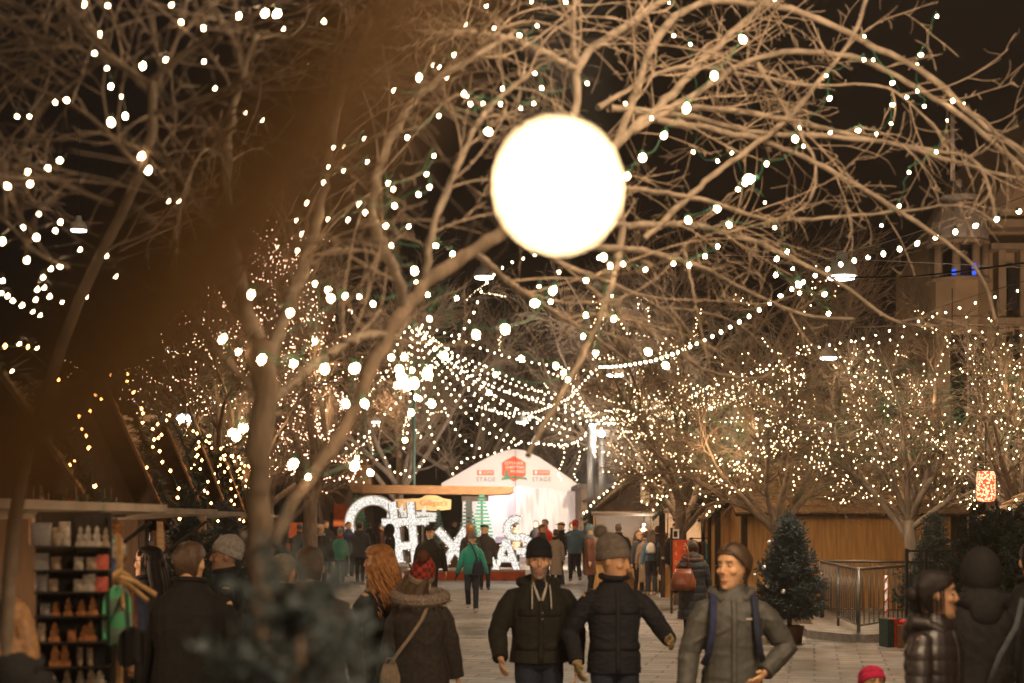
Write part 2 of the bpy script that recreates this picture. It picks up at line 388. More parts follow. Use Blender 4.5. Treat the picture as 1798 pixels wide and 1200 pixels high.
        if near and hs!='short':
            st_=MB(); st_.M=HM
            for i in range(o.get('strands',500)):
                a=random.uniform(-2.5,2.5); el=random.uniform(.1,1.5); 
                p=Vector((.082*math.sin(a)*math.cos(el),.004+.102*math.cos(a)*math.cos(el),.02+.115*math.sin(el)))
                Ls=(.03 if hs=='short' else random.uniform(.10,.2))
                q=p*1.02+Vector((p.x*.10,p.y*.12+.004,-Ls*.5)); r2=p*1.04+Vector((p.x*.12,p.y*.1,-Ls))
                if q.y<-.03 and q.z<.06: continue
                st_.tube([p,q,r2],[.0022,.0018,.0008],n=4)
            st_.build('hair_strands',hm,ho)
    if o.get('curls'):
        cm_,n,L=o['curls']; st_=MB(); st_.M=HM
        st_.ell((0,.024,.020),(.088,.102,.116),20,14); st_.ell((0,-.012,.078),(.080,.088,.056),18,12)
        for i in range(n):
            a=random.uniform(-2.35,2.35); el=random.uniform(-.35,1.35)
            p=Vector((.092*math.sin(a)*math.cos(el),.012+.108*math.cos(a)*math.cos(el),.02+.120*math.sin(el)))
            ll=L*random.uniform(.55,1.0)*(1 if el<.8 else .9); pts=[];rd=[]; ph=random.uniform(0,6); fr=random.uniform(26,44); spread=random.uniform(.5,1.2)
            K=14
            for k in range(K):
                u=k/(K-1); z=p.z-u*(ll+p.z*.3); w=.017*min(1,u*4)
                bx=p.x*(1+.55*math.sin(min(u*1.6,1)*PI*.55)*spread); by=max(p.y,-.02 if z>-.02 else -.06)*(1+.35*u*spread)+.02*u
                pts.append((bx+w*math.cos(ph+fr*u*ll),by+w*math.sin(ph+fr*u*ll),z)); rd.append(.0075*(1-.6*u))
            if pts[2][1]<-.05 and pts[2][2]>-.15 and abs(pts[2][0])<.06: continue
            st_.tube(pts,rd,n=5)
        h_=st_.build('hair',cm_,root,True); h_.scale=(s,s,s)
    ht=o.get('hat')
    if ht:
        kind,hm2=ht[:2]; hb=MB(); hb.M=HM@Matrix.Rotation(R(o.get('hattilt',-8)),4,'X')
        if kind=='beanie':
            tall=o.get('hattall',.055)
            secs=[(.030,1.13),(.050,1.15),(.080,1.16)]
            rings=[ringh(z,.0755*k,-.096*k,.104*k,22,2.1) for z,k in secs]
            for q in range(1,7):
                u=q/6; k=1.16*max(.05,(1-u**1.75)**.58); rings.append(ringh(.080+(.060+tall)*u,.0755*k+.003,-.096*k+.01*u,.104*k+.02*u,22,2.1))
            hb.loft(rings)
            cf=[Vector((.0895*math.sin(a),.004-.113*math.cos(a),.046)) for a in [i*2*PI/20 for i in range(20)]]
            ho=mk('hat',hb,hm2,wr=dict(amp=.003,freq=(30,30,8)))
            cb=MB(); cb.M=hb.M; rr=[ringh(z,.0755*k,-.096*k,.104*k,24,2.1) for z,k in [(.018,1.14),(.022,1.20),(.045,1.215),(.068,1.20),(.072,1.15)]]
            cb.loft(rr); mk('cuff',cb,ht[2] if len(ht)>2 else hm2,par=ho,voxel=vox)
            if o.get('pompom'):
                pb=MB(); pb.M=hb.M; pc=Vector((0,.075,.150+tall)) ; pr=o['pompom']*1.25; pb.ell(pc,(pr*.8,)*3,14,10)
                for i in range(900 if near else 150):
                    d=Vector([random.gauss(0,1) for _ in range(3)]).normalized(); q=pc+d*pr*random.uniform(.95,1.12); sdv=d.orthogonal().normalized()*.0022
                    pb._a([pc+d*pr*.6-sdv,pc+d*pr*.6+sdv,q],[(0,1,2)])
                pb.build('pompom',o.get('pompomm') or hm2,ho)
        elif kind=='cap':
            hb.loft([ringh(.045+(.075)*math.sin(u*PI/2),.082*math.cos(u*PI/2*.97)+.002,-.105*math.cos(u*PI/2*.97),.108*math.cos(u*PI/2*.97)+.004,20,2.1) for u in [0,.2,.4,.6,.8,1.0]])
            hb.tube([(0,-.08,.055),(0,-.125,.052),(0,-.165,.040)],[(.07,.012),(.062,.010),(.03,.008)],n=12,ref=(1,0,0))
            mk('hat',hb,hm2)
        elif kind=='flat':
            hb.ell((0,-.012,.085),(.098,.128,.045),18,10); hb.tube([(0,-.10,.065),(0,-.145,.052)],[(.07,.010),(.05,.008)],n=12,ref=(1,0,0)); mk('hat',hb,hm2)
        elif kind=='brim':
            hb.lathe([(.15,.045),(.155,.052),(.09,.06),(.086,.13),(.05,.145),(.01,.14)],22,(0,.005,0)); mk('hat',hb,hm2)
        elif kind=='hoodup':
            hb.ell((0,.02,.0),(.115,.125,.155),18,12); hb.ell((0,.04,-.12),(.12,.09,.09),14,8); mk('hood',hb,hm2,wr=dict(amp=.005,freq=(12,12,12)))
    if o.get('glasses'):
        gb=MB(); gb.M=HM
        for sd in (-1,1):
            gb.tube([(sd*.031+.021*math.cos(a),-.100,.016+.017*math.sin(a)) for a in [i*PI/6 for i in range(13)]],.0022,n=5); gb.tube([(sd*.053,-.098,.02),(sd*.077,.0,.02)],.002,n=5)
        gb.tube([(-.010,-.1,.02),(.01,-.1,.02)],.002,n=5); gb.build('glasses',M_black,root).scale=(s,s,s)
    return root,J,HM,s
M_skin=mat('skin',(1,1,1),.55,.06,40,.05,120,vcol=True,spec=.4)
M_eye=mat('eye',(1,1,1),.15,.0,5,0,vcol=True,spec=.6)
M_shoe=mat('dark_shoe_leather',(.03,.025,.022),.5)
M_hair=mat('dark_brown_hair',(.045,.026,.014),.5,.4,60,.2,spec=.5)
M_fur=mat('grey_brown_fur',(.22,.17,.13),.9,.5,50,0)
M_black=mat('black_plastic',(.015,.014,.013),.35)
fab=lambda n,c,**k: mat(n,c,k.pop('rough',.85),k.pop('var',.25),k.pop('scale',30),k.pop('bump',.25),k.pop('bscale',220),**k)
C_olive=fab('black_olive_cotton',(.020,.018,.013)); C_char=fab('charcoal_wool',(.014,.014,.018)); C_grey=fab('grey_green_nylon',(.062,.060,.052),rough=.55,spec=.45)
C_black=fab('black_wool',(.010,.009,.009)); C_puff=mat('glossy_dark_puffer',(.016,.011,.010),.46,.2,20,.1,80,spec=.6); C_brown=fab('dark_brown_parka',(.040,.032,.028))
C_navy=fab('navy_cloth',(.018,.024,.045)); C_jean=fab('dark_denim',(.020,.026,.042)); C_jean2=fab('mid_blue_denim',(.06,.09,.15)); C_tan=fab('camel_wool',(.28,.19,.12)); C_rust=fab('rust_brown_wool',(.12,.045,.025))
C_teal=None; C_green=fab('sea_green_cloth',(.06,.28,.20)); C_dgrey=fab('slate_grey_cloth',(.055,.060,.068)); C_red=fab('red_cloth',(.55,.03,.02)); C_blue=fab('steel_blue_cloth',(.10,.19,.26)); C_dblue=fab('indigo_cloth',(.022,.028,.075))
C_beige=fab('beige_knit',(.30,.23,.16),bump=.6,bscale=160); C_knit=fab('grey_brown_knit',(.21,.17,.135),bump=.7,bscale=150); C_white=fab('off_white_cloth',(.55,.50,.45)); C_lgrey=fab('light_grey_knit',(.26,.25,.24),bump=.6,bscale=150)
C_glove=fab('beige_wool_glove',(.33,.25,.12)); C_pink=fab('pink_knit',(.65,.03,.10),bump=.7,bscale=150); C_gbeanie=fab('teal_grey_knit',(.10,.16,.17)); C_dgreen=fab('dark_green_cloth',(.03,.06,.05)); C_denim=fab('denim_jacket',(.08,.14,.20))
C_leather=mat('brown_leather',(.22,.06,.022),.35,.3,12,.1,90,spec=.5); C_plastic=mat('white_plastic_film',(.6,.58,.55),.3,.1,10,.4,20)
H_brown=mat('brown_hair',(.075,.042,.022),.5,.4,60,.2,spec=.5); H_black=mat('black_hair',(.009,.006,.005),.6,.3,60,.2,spec=.25); H_red=mat('copper_curly_hair',(.38,.17,.055),.5,.35,30,.1,spec=.5); H_grey=mat('grey_blond_hair',(.22,.17,.11),.5,.3,60,.2); H_blond=mat('golden_blond_hair',(.19,.095,.035),.5,.35,40,.2)
def plaid(name,a,b,c,sc=(26,26,26)):
    m=bpy.data.materials.new(name); n,l=nt(m); bs=n['Principled BSDF']; bs.inputs['Roughness'].default_value=.9
    tc=n.new('ShaderNodeTexCoord'); ck=n.new('ShaderNodeTexChecker'); mp=n.new('ShaderNodeMapping'); mp.inputs['Rotation'].default_value=(.1,.1,.3); l.new(tc.outputs['Object'],mp.inputs['Vector'])
    ck.inputs['Scale'].default_value=sc[0]; ck.inputs['Color1'].default_value=(*a,1); ck.inputs['Color2'].default_value=(*b,1); l.new(mp.outputs[0],ck.inputs['Vector'])
    no=n.new('ShaderNodeTexNoise'); no.inputs['Scale'].default_value=40; mx=n.new('ShaderNodeMix'); mx.data_type='RGBA'; mx.inputs['B'].default_value=(*c,1)
    l.new(tc.outputs['Object'],no.inputs['Vector']); mt=n.new('ShaderNodeMath'); mt.operation='MULTIPLY'; mt.inputs[1].default_value=.5; l.new(no.outputs['Fac'],mt.inputs[0]); l.new(mt.outputs[0],mx.inputs['Factor'])
    l.new(ck.outputs['Color'],mx.inputs['A']); l.new(mx.outputs['Result'],bs.inputs['Base Color'])
    bp=n.new('ShaderNodeBump'); bp.inputs['Strength'].default_value=.5; bp.inputs['Distance'].default_value=.01; n2=n.new('ShaderNodeTexNoise'); n2.inputs['Scale'].default_value=200; l.new(tc.outputs['Object'],n2.inputs['Vector']); l.new(n2.outputs['Fac'],bp.inputs['Height']); l.new(bp.outputs[0],bs.inputs['Normal'])
    return m
C_plaid=plaid('red_black_plaid_wool',(.42,.045,.025),(.06,.012,.01),(.30,.03,.02))
def grad(name,c1,c2,z0,z1):
    m=bpy.data.materials.new(name); n,l=nt(m); bs=n['Principled BSDF']; bs.inputs['Roughness'].default_value=.6
    tc=n.new('ShaderNodeTexCoord'); sp=n.new('ShaderNodeSeparateXYZ'); mr=n.new('ShaderNodeMapRange'); mr.inputs['From Min'].default_value=z0; mr.inputs['From Max'].default_value=z1
    l.new(tc.outputs['Object'],sp.inputs[0]); l.new(sp.outputs['Z'],mr.inputs['Value']); mx=n.new('ShaderNodeMix'); mx.data_type='RGBA'; mx.inputs['A'].default_value=(*c1,1); mx.inputs['B'].default_value=(*c2,1)
    l.new(mr.outputs[0],mx.inputs['Factor']); l.new(mx.outputs['Result'],bs.inputs['Base Color']); return m
C_teal=grad('teal_coat_shell',(.02,.07,.085),(.008,.30,.22),.85,1.15)
C_lightshoe=fab('grey_suede_shoe',(.30,.28,.26)); C_stripe=fab('striped_grey_knit',(.33,.30,.27),bump=.6,bscale=120)
def strap(pts,w,m,name='strap',parent=None,loc=None,n=8):
    mb=MB(); mb.tube(pts,[(w,.004)]*len(pts),n=n,ref=(1,0,0)); return mb.build(name,m,parent,True,loc=loc)
PEOPLE=[]
def pp(px,Y,rz,h,label='',**o):
    if o.pop('skip',0): return
    r=person(GX(px,Y),Y,rz,h,label,o); PEOPLE.append(r); return r
near=dict(near=2)
# --- the near walkers
A=pp(946,10.4,4,1.73,'bearded man in a black beanie and dark hooded jacket with white drawstrings, walking this way',near=2,b=1.10,t=1.08,coat=C_olive,trousers=C_jean,hat=('beanie',C_char),hattall=.03,yaw=-3,pitch=2,beard=.92,beardcol=(.17,.135,.11),hair=(.05,.04,.035),hem=.89,hood=1,front=1,pockets=((1.27,.13),(1.02,.15)),armR=(-.30,-.22,.93),armL=(.285,.0,.86),stride=.16,cuff=-.01,slv=1.1,collar=1.47,skin=(.62,.36,.21),look=.3,legw=1.05,shoes=M_shoe)
B=pp(1078,10.1,8,1.735,'man in a grey pompom beanie, dark coat and beige gloves looking over his shoulder',near=2,b=1.02,coat=C_char,trousers=C_jean,hat=('beanie',C_knit),hattilt=-18,hattall=.06,pompom=.042,yaw=52,pitch=10,hem=.84,front=1,pockets=((1.30,.14),(1.04,.16)),armR=(-.29,-.10,.92),armL=(.33,-.34,1.10),poleL=(.6,.5,-.7),glove=C_glove,stride=-.15,hair=(.05,.03,.02),collarroll=1,skin=(.64,.36,.19),cuff=-.01)
C=pp(1286,8.75,-4,1.74,'brown haired man in a grey zipped jacket with navy backpack straps, looking aside',near=2,b=.98,t=1.02,coat=C_grey,trousers=C_jean,hairstyle='short',side=.02,hairm=H_brown,hair=(.09,.05,.03),yaw=-38,pitch=3,beard=.35,beardcol=(.25,.13,.07),hem=.90,hood=1,front=1,armR=(-.30,-.10,.86),armL=(.19,-.12,1.0),poleL=(1.0,.7,-.1),wr=.009,skin=(.64,.37,.20),strands=700,slv=1.08,look=-.6,stride=.1)
D=pp(1640,7.6,48,1.62,'dark haired woman in a glossy quilted puffer jacket, face turned in profile',near=2,fem=1,b=1.08,t=1.05,coat=C_puff,trousers=C_black,hairstyle='bun',hairm=H_black,hair=(.02,.012,.01),yaw=34,pitch=0,hem=.84,hood=1,front=1,quilt=.008,qp=.085,wr=.003,skin=(.36,.20,.105),strands=500)
E_=pp(1722,8.6,176,1.71,'person in a long black coat with a shoulder strap, seen from behind',near=1,coat=C_black,trousers=C_black,hat=('hoodup',C_black),hem=.62,hairstyle='short',hairm=H_black,eyes=0,b=1.08,strands=0,hood=1,scarf=C_black)
pp(1815,9.6,170,1.74,'person in a black coat and pale trousers at the edge of the walkway',near=1,coat=C_black,trousers=C_lgrey,hem=.86,hairstyle='short',hairm=H_black,eyes=0,b=1.1)
pp(1532,8.9,6,.935,hs=1.7,hattilt=-20,label='toddler in a bright pink knitted hat',near=1,fem=1,coat=C_pink,trousers=C_navy,hat=('beanie',C_pink),b=1.15,pitch=-6,hattall=.01)
pp(1737,8.6,20,1.0,hs=1.15,hattilt=-20,label='small child in an orange red hat among the dark coats',near=1,fem=1,coat=C_red,trousers=C_navy,hat=('beanie',C_red),b=1.1,yaw=30)
Gp=pp(738,10.5,182,1.565,'woman in a red plaid pompom hat and fur trimmed dark parka, walking away',near=2,fem=1,b=1.22,t=1.15,coat=C_brown,trousers=C_black,hat=('beanie',C_plaid,C_beige),hattall=.085,pompom=.046,pompomm=C_rust,hattilt=-14,hem=.66,hood=1,fur=(1.52,.19,.075),yaw=-28,hairstyle='long',hairm=H_brown,hlen=.02,strands=0,eyes=0,flare=1.02,slv=1.12,roll=-26,wr=.008)
Hp=pp(668,10.9,-128,1.70,'woman with long copper curls and a long black belted coat',near=2,fem=1,b=1.0,coat=C_black,trousers=C_black,curls=(H_red,420,.42),hem=.42,waist=.93,yaw=35,armL=(.14,-.30,1.12),armR=(-.20,-.26,1.08),skin=(.66,.38,.22))
pp(545,9.0,-158,1.72,'short haired man in a dark overcoat half hidden by the potted fir',near=1,coat=C_brown,trousers=C_black,hairstyle='short',hairm=H_brown,b=1.25,hem=.6,yaw=-14,eyes=0)
pp(497,10.4,170,1.64,'grey blond haired person behind the man in the dark overcoat',near=1,coat=C_black,trousers=C_black,hairstyle='short',hairm=H_grey,hem=.7,eyes=0)
pp(333,9.1,172,1.75,'broad man in a black coat with cropped hair, seen from behind beside the tree trunk',near=1,coat=C_black,trousers=C_black,hairstyle='short',hairm=H_brown,b=1.28,hem=.55,eyes=0)
pp(398,11.6,-80,1.73,'person in a striped light grey pompom beanie facing the stalls',near=1,coat=C_black,trousers=C_black,hat=('beanie',C_stripe),hattall=.05,pompom=.036,hattilt=-22,hem=.7,skin=(.35,.2,.12))
pp(263,11.4,-98,1.68,'dark haired woman with glasses browsing the goods stall',near=1,fem=1,coat=C_black,trousers=C_black,hairstyle='long',hairm=H_black,hem=.6,glasses=1)
pp(14,6.0,-150,1.56,'blond person in a black coat close to the goods rack',near=1,fem=1,coat=C_black,trousers=C_black,hairstyle='long',hlen=.10,hairm=H_blond,strands=1600,hem=.6,eyes=0,b=1.15,t=1.1,hood=1)
# --- middle distance
pp(829,29.5,-3,1.63,'woman in a teal coat and grey beanie walking towards the trees',near=1,fem=1,coat=C_teal,trousers=C_jean,hat=('beanie',C_knit),b=1.12,t=1.1,hem=.84,armR=(-.34,-.06,.84),armL=(.34,-.02,.84),glove=C_black,shoes=C_lightshoe,glasses=1,stride=.14,yaw=-12,fur=(1.44,.14,.03))
M=[(851,39,6,1.77,'elderly man in a black cap and brown coat behind the teal coat',dict(coat=C_brown,trousers=C_black,hat=('flat',C_black),b=1.15,hem=.7,yaw=-60,glasses=1)),
(826,38.5,10,1.78,'person with an orange hood behind the teal coat',dict(coat=C_brown,trousers=C_black,hat=('hoodup',fab('orange_tan_cloth',(.42,.17,.06))),hem=.75)),
(755,30,4,1.745,'white bearded man in a black cap and dark jacket in front of the hash letter',dict(coat=C_olive,trousers=C_black,hat=('flat',C_black),b=1.22,t=1.15,hem=.9,beard=.95,beardcol=(.5,.45,.4),near=1,yaw=-15)),
(685,40,95,1.78,'person in a black hooded coat beside the ring letter',dict(coat=C_black,trousers=C_black,hat=('hoodup',C_black),hem=.7)),
(632,44,176,1.85,'tall man in a slate grey hooded coat walking away',dict(coat=C_dgrey,trousers=C_black,hairstyle='short',b=1.2,hood=1,hem=.72,stride=.1)),
(597,43.5,184,1.62,'woman in a sea green coat with a red scarf and grey beanie',dict(coat=C_green,trousers=C_jean,hat=('beanie',C_lgrey),scarf=C_red,fem=1,b=1.1,hem=.75,boots=1)),
(612,48,30,1.84,'man in an indigo jacket talking beside the ring letter',dict(coat=C_dblue,trousers=C_jean,hairstyle='short',hem=.85,b=1.1,armL=(.1,-.3,1.1))),
(563,36.5,178,1.80,'man in a white cap and black jacket with pale jeans',dict(coat=C_black,trousers=C_jean2,hat=('cap',C_white),scarf=C_lgrey,b=1.15,hem=.85)),
(540,36,182,1.68,'person in a black hat beside the white capped man',dict(coat=C_black,trousers=C_black,hat=('beanie',C_black),hem=.8)),
(573,51,20,1.88,'man in a dark coat under the left end of the ring letter',dict(coat=C_olive,trousers=C_black,hairstyle='short',hem=.75,b=1.15)),
(542,52,-30,1.84,'person in a dark blue coat at the left edge of the plaza',dict(coat=C_navy,trousers=C_black,hat=('beanie',C_black),hem=.75)),
(941,56,-40,1.88,'person in black standing in front of the tent curtain',dict(coat=C_black,trousers=C_black,hairstyle='short',hem=.8)),
(957,48,-30,1.93,'man in an open red jacket near the stage tent',dict(coat=C_red,trousers=C_black,hairstyle='short',hem=.85)),
(952,42,60,1.77,'woman in a dark green jacket in front of the red jacket',dict(coat=C_dgreen,trousers=C_jean,hairstyle='short',hairm=H_brown,fem=1,hem=.85)),
(976,40,184,1.64,'person in a long grey tan coat with dark hair',dict(coat=fab('grey_tan_wool',(.20,.155,.115)),trousers=C_black,hairstyle='short',hem=.4,fem=1,scarf=C_black)),
(986,42,-70,1.84,'man in a black cap facing sideways',dict(coat=C_black,trousers=C_jean,hat=('cap',C_black),hem=.82)),
(1010,43,186,1.86,'man in a steel blue jacket and red hat walking away',dict(coat=C_blue,trousers=C_jean,hat=('beanie',C_red),b=1.15,hem=.86,stride=.30,hood=1,shoes=C_lightshoe)),
(1030,51,150,1.88,'dark coated person beside the lamp poles',dict(coat=C_navy,trousers=C_black,hairstyle='short',hem=.8)),
(1036,38,75,1.74,'person in a long rust brown coat and teal beanie',dict(coat=C_rust,trousers=C_black,hat=('beanie',C_gbeanie),scarf=C_gbeanie,hem=.45,fem=1,b=1.1)),
(1086,38,178,1.80,'man in a black coat with brown hair, back turned, before the smoking grill',dict(coat=C_black,trousers=C_black,hairstyle='short',hairm=H_brown,b=1.25,hem=.6)),
(1108,42,120,1.86,'person with a big fur hood near the grill smoke',dict(coat=C_tan,trousers=C_black,hairstyle='long',hairm=H_brown,fur=(1.5,.13,.05),hem=.8)),
(1130,40,-15,1.74,'person in a black brimmed hat beside the food hut',dict(coat=C_black,trousers=C_black,hat=('brim',C_black),hem=.7,fem=1)),
(1121,37.5,25,1.62,'woman in glasses with a fur collared coat and blue bag',dict(coat=C_dgrey,trousers=C_black,hairstyle='long',hairm=H_brown,fur=(1.45,.12,.05),glasses=1,hem=.7,fem=1)),
(1133,36.9,178,1.62,'person in a long camel coat behind the denim jacket',dict(coat=C_tan,trousers=C_black,hairstyle='short',hairm=H_brown,hem=.32,fem=1)),
(1144,36.3,180,1.66,'woman with long brown hair and a denim jacket, back turned',dict(coat=C_denim,trousers=C_jean,hairstyle='long',hairm=H_brown,hlen=.42,hem=.93,fem=1,b=1.05,near=1,eyes=0,legw=1.05,shoes=C_tan,boots=1)),
(1157,39,120,1.74,'person in a dark jacket reaching towards the hut counter',dict(coat=C_navy,trousers=C_black,hairstyle='short',hem=.85,armL=(.3,-.5,1.25))),
(1170,35.5,150,1.58,'person in a black coat beside the red menu board',dict(coat=C_black,trousers=C_black,hairstyle='short',hem=.6)),
(1188,33.6,20,1.86,'vendor in a dark cap standing in the hut doorway',dict(coat=C_black,trousers=C_black,hat=('cap',C_black),hem=.8)),
(1216,22.6,182,1.58,'woman in a long charcoal quilted coat with a fur hood, back turned',dict(coat=fab('charcoal_down',(.030,.032,.034),rough=.5),trousers=C_black,hairstyle='short',hairm=H_brown,fem=1,b=1.28,t=1.15,hem=.38,hood=1,quilt=.010,qp=.14,near=1,fur=(1.47,.15,.055),furm=mat('brown_fur',(.16,.09,.05),.9,.4,50,0),eyes=0,boots=1)),
(798,62,20,1.86,'person in black beside the wooden shelter post',dict(coat=C_black,trousers=C_black,hairstyle='short',hem=.8)),
(1062,47,200,1.80,'person in a dark coat near the wooden kiosk',dict(coat=C_brown,trousers=C_black,hat=('beanie',C_black),hem=.7)),
(668,52,100,1.78,'person in a brown coat beyond the ring letter',dict(coat=C_rust,trousers=C_black,hairstyle='short',hem=.75)),
(526,46,-160,1.74,'person in a dark hat beneath the lit trees',dict(coat=C_brown,trousers=C_black,hat=('beanie',C_dgrey),hem=.75)),
]
M+=[(905,57,150,1.80,'person in a tan coat in front of the tent opening',dict(coat=C_tan,trousers=C_black,hairstyle='short',hem=.7)),
(1068,50,-160,1.76,'person in a red brown scarf walking by the kiosk',dict(coat=C_dgrey,trousers=C_jean,hairstyle='short',scarf=C_rust,hem=.8)),
(1098,47,20,1.72,'person in a light hat near the kiosk post',dict(coat=C_brown,trousers=C_black,hat=('beanie',C_lgrey),hem=.7)),
(1004,53,10,1.82,'person in a pale scarf beyond the red hat',dict(coat=C_char,trousers=C_black,hairstyle='short',scarf=C_white,hem=.8)),
(1176,37.5,-90,1.70,'person in a dark coat beside the hut tree trunk',dict(coat=C_brown,trousers=C_black,hairstyle='short',hem=.7)),
(485,30,175,1.72,'person in a dark coat walking left of the forked tree',dict(coat=C_black,trousers=C_black,hat=('beanie',C_dgrey),hem=.7)),
(556,60,0,1.82,'person in a grey coat under the rosy lights',dict(coat=C_dgrey,trousers=C_black,hairstyle='short',hem=.75)),
(648,58,170,1.80,'person in a black parka inside the ring letter',dict(coat=C_black,trousers=C_black,hairstyle='short',hem=.75))]
for px,Y,rz,h,lab,o in M: pp(px,Y,rz,h,lab,**o)
# --- details of the near walkers (children) and the things they carry
def rootof(i): return i[0]
def drawstrings(pr):
    root,J,HM,s=pr; 
    for sd,x in ((-1,-.062),(1,.068)):
        mb=MB(); mb.tube([(x,-.135,1.475),(x*1.05,-.175,1.43),(x*1.08,-.205,1.36),(x*1.1,-.212,1.30)],[.0055]*4,n=6); mb.build('drawstring',C_white,root,True).scale=(s,s,s)
    for sd in (-1,1):
        mb=MB(); mb.tube([(sd*.05,-.105,1.49),(sd*.030,-.155,1.42),(sd*.010,-.178,1.36)],[(.010,.008)]*3,n=8); mb.build('collar_lining',C_white,root,True).scale=(s,s,s)
    for z in (1.27,1.225):
        mb=MB(); mb.ell((.012,-.185,z),(.007,.004,.007)); mb.build('snap_button',C_lgrey,root,True).scale=(s,s,s)
    mb=MB(); mb.ell((0,-.085,1.44),(.06,.07,.075),16,10); mb.build('shirt',C_black,root,True).scale=(s,s,s)
drawstrings(A)
# backpack of man C
bx=rootof(C); 
bp=empty('backpack',bx.location,bx.rotation_euler.z,'navy backpack worn by the man in the grey zipped jacket','backpack')
for sd in (-1,1):
    strap([(sd*.095,.06,1.475),(sd*.115,-.02,1.465),(sd*.125,-.10,1.42),(sd*.128,-.172,1.33),(sd*.135,-.188,1.22),(sd*.155,-.165,1.10),(sd*.185,-.08,1.02),(sd*.17,.08,1.0)],.020,C_dblue if sd<0 else C_navy,'strap',bp)
mb=MB(); mb.box((0,.21,1.24),(.29,.15,.46),taper=.85); o=mb.build('pack_body',C_navy,bp); md=o.modifiers.new('b','BEVEL'); md.width=.04; md.segments=3
mb=MB(); mb.box((.085,-.178,1.305),(.035,.004,.006)); mb.build('chest_label',C_white,bx)
# handbag of the charcoal coat woman
w=PEOPLE[[p[0]['label'].startswith('woman in a long charcoal') for p in PEOPLE].index(True)][0]
def handbag(name,loc,rz,w_,h_,d_,m,label,cat,strp=None,group=None,sm=None):
    e=empty(name,loc,rz,label,cat,group); mb=MB()
    mb.loft([ringt((0,0,z*h_),w_/2*k,d_/2*q,16,3.5) for z,k,q in [(0,.85,.8),(.05,1,1),(.35,1.02,1.05),(.75,.80,.7),(1.0,.62,.3)]])
    me=mb.mesh(); link('bag_body',me,m,e,True)
    mb=MB(); mb.tube([(-w_*.25,0,h_*.97),(-w_*.15,0,h_*1.25),(w_*.15,0,h_*1.25),(w_*.25,0,h_*.97)],.008,n=6); mb.build('handle',sm or m,e,True)
    if strp: strap(strp,.014,sm or m,'strap',e)
    return e
hb=Vector((w.location.x-.17,w.location.y-.20,.80)); 
handbag('handbag',hb,0,.40,.34,.20,C_leather,'brown leather handbag hanging behind the charcoal coat','handbag',[(.06,0,.30),(.07,-.06,.5),(.05,-.03,.66),(.03,.10,.74)])
gl=rootof(Gp).location
handbag('crossbody_bag',(gl.x-.20,gl.y-.28,.72),.3,.15,.15,.06,C_beige,'small beige crossbody bag on the fur trimmed parka','shoulder bag',[(.0,.0,.14),(.07,.0,.24),(.15,.0,.34),(.24,.02,.46),(.30,.06,.56)])
dn=PEOPLE[[p[0]['label'].startswith('woman with long brown hair and a denim') for p in PEOPLE].index(True)][0].location
e=empty('backpack',(dn.x-.04,dn.y-.20,1.06),0,'small white backpack on the denim jacket','backpack'); mb=MB(); mb.loft([ringt((0,0,z),a,b_,16,2.6) for z,a,b_ in [(0,.10,.05),(.03,.125,.07),(.16,.12,.07),(.25,.07,.05),(.28,.02,.02)]]); link('pack_body',mb.mesh(),C_white,e,True); mb=MB(); mb.box((0,-.06,.08),(.13,.03,.09)); mb.build('pocket',C_white,e)
e=empty('plastic_bag',(dn.x+.33,dn.y-.05,.36),0,'white plastic shopping bag with a dark leaf mark held beside the denim jacket','shopping bag'); mb=MB(); mb.loft([ringt((0,0,z),a,b_,16,3) for z,a,b_ in [(0,.12,.06),(.03,.17,.09),(.2,.15,.08),(.33,.09,.04),(.45,.02,.015)]]); me=mb.mesh(); wrinkle(me,.008,(12,12,8)); link('bag_body',me,C_plastic,e,True)
mb=MB(); mb.prism([(.045*math.cos(a)*(1 if i%2 else .45),.14+.045*math.sin(a)*(1 if i%2 else .45)) for i,a in enumerate([k*PI/5 for k in range(10)])],-.105,-.095); mb.build('leaf_mark',M_black,e)
e=empty('shoulder_strap_bag',(rootof(E_).location.x+.10,rootof(E_).location.y-.24,.70),0,'slim dark bag on a grey strap across the long black coat','shoulder bag'); mb=MB(); mb.box((-.12,.02,.10),(.26,.08,.2),taper=.9); mb.build('bag_body',C_black,e); strap([(-.14,0,.2),(-.08,-.03,.40),(.02,-.03,.58),(.08,.03,.74)],.018,C_dgrey,'strap',e)
t_=PEOPLE[[p[0]['label'].startswith('woman in a teal') for p in PEOPLE].index(True)][0].location
handbag('crossbody_bag',(t_.x+.13,t_.y-.24,.80),0,.24,.26,.07,C_navy,'navy crossbody bag on the teal coat','shoulder bag',[(0,0,.2),(-.05,.0,.40),(-.14,.03,.60),(-.20,.10,.66)])
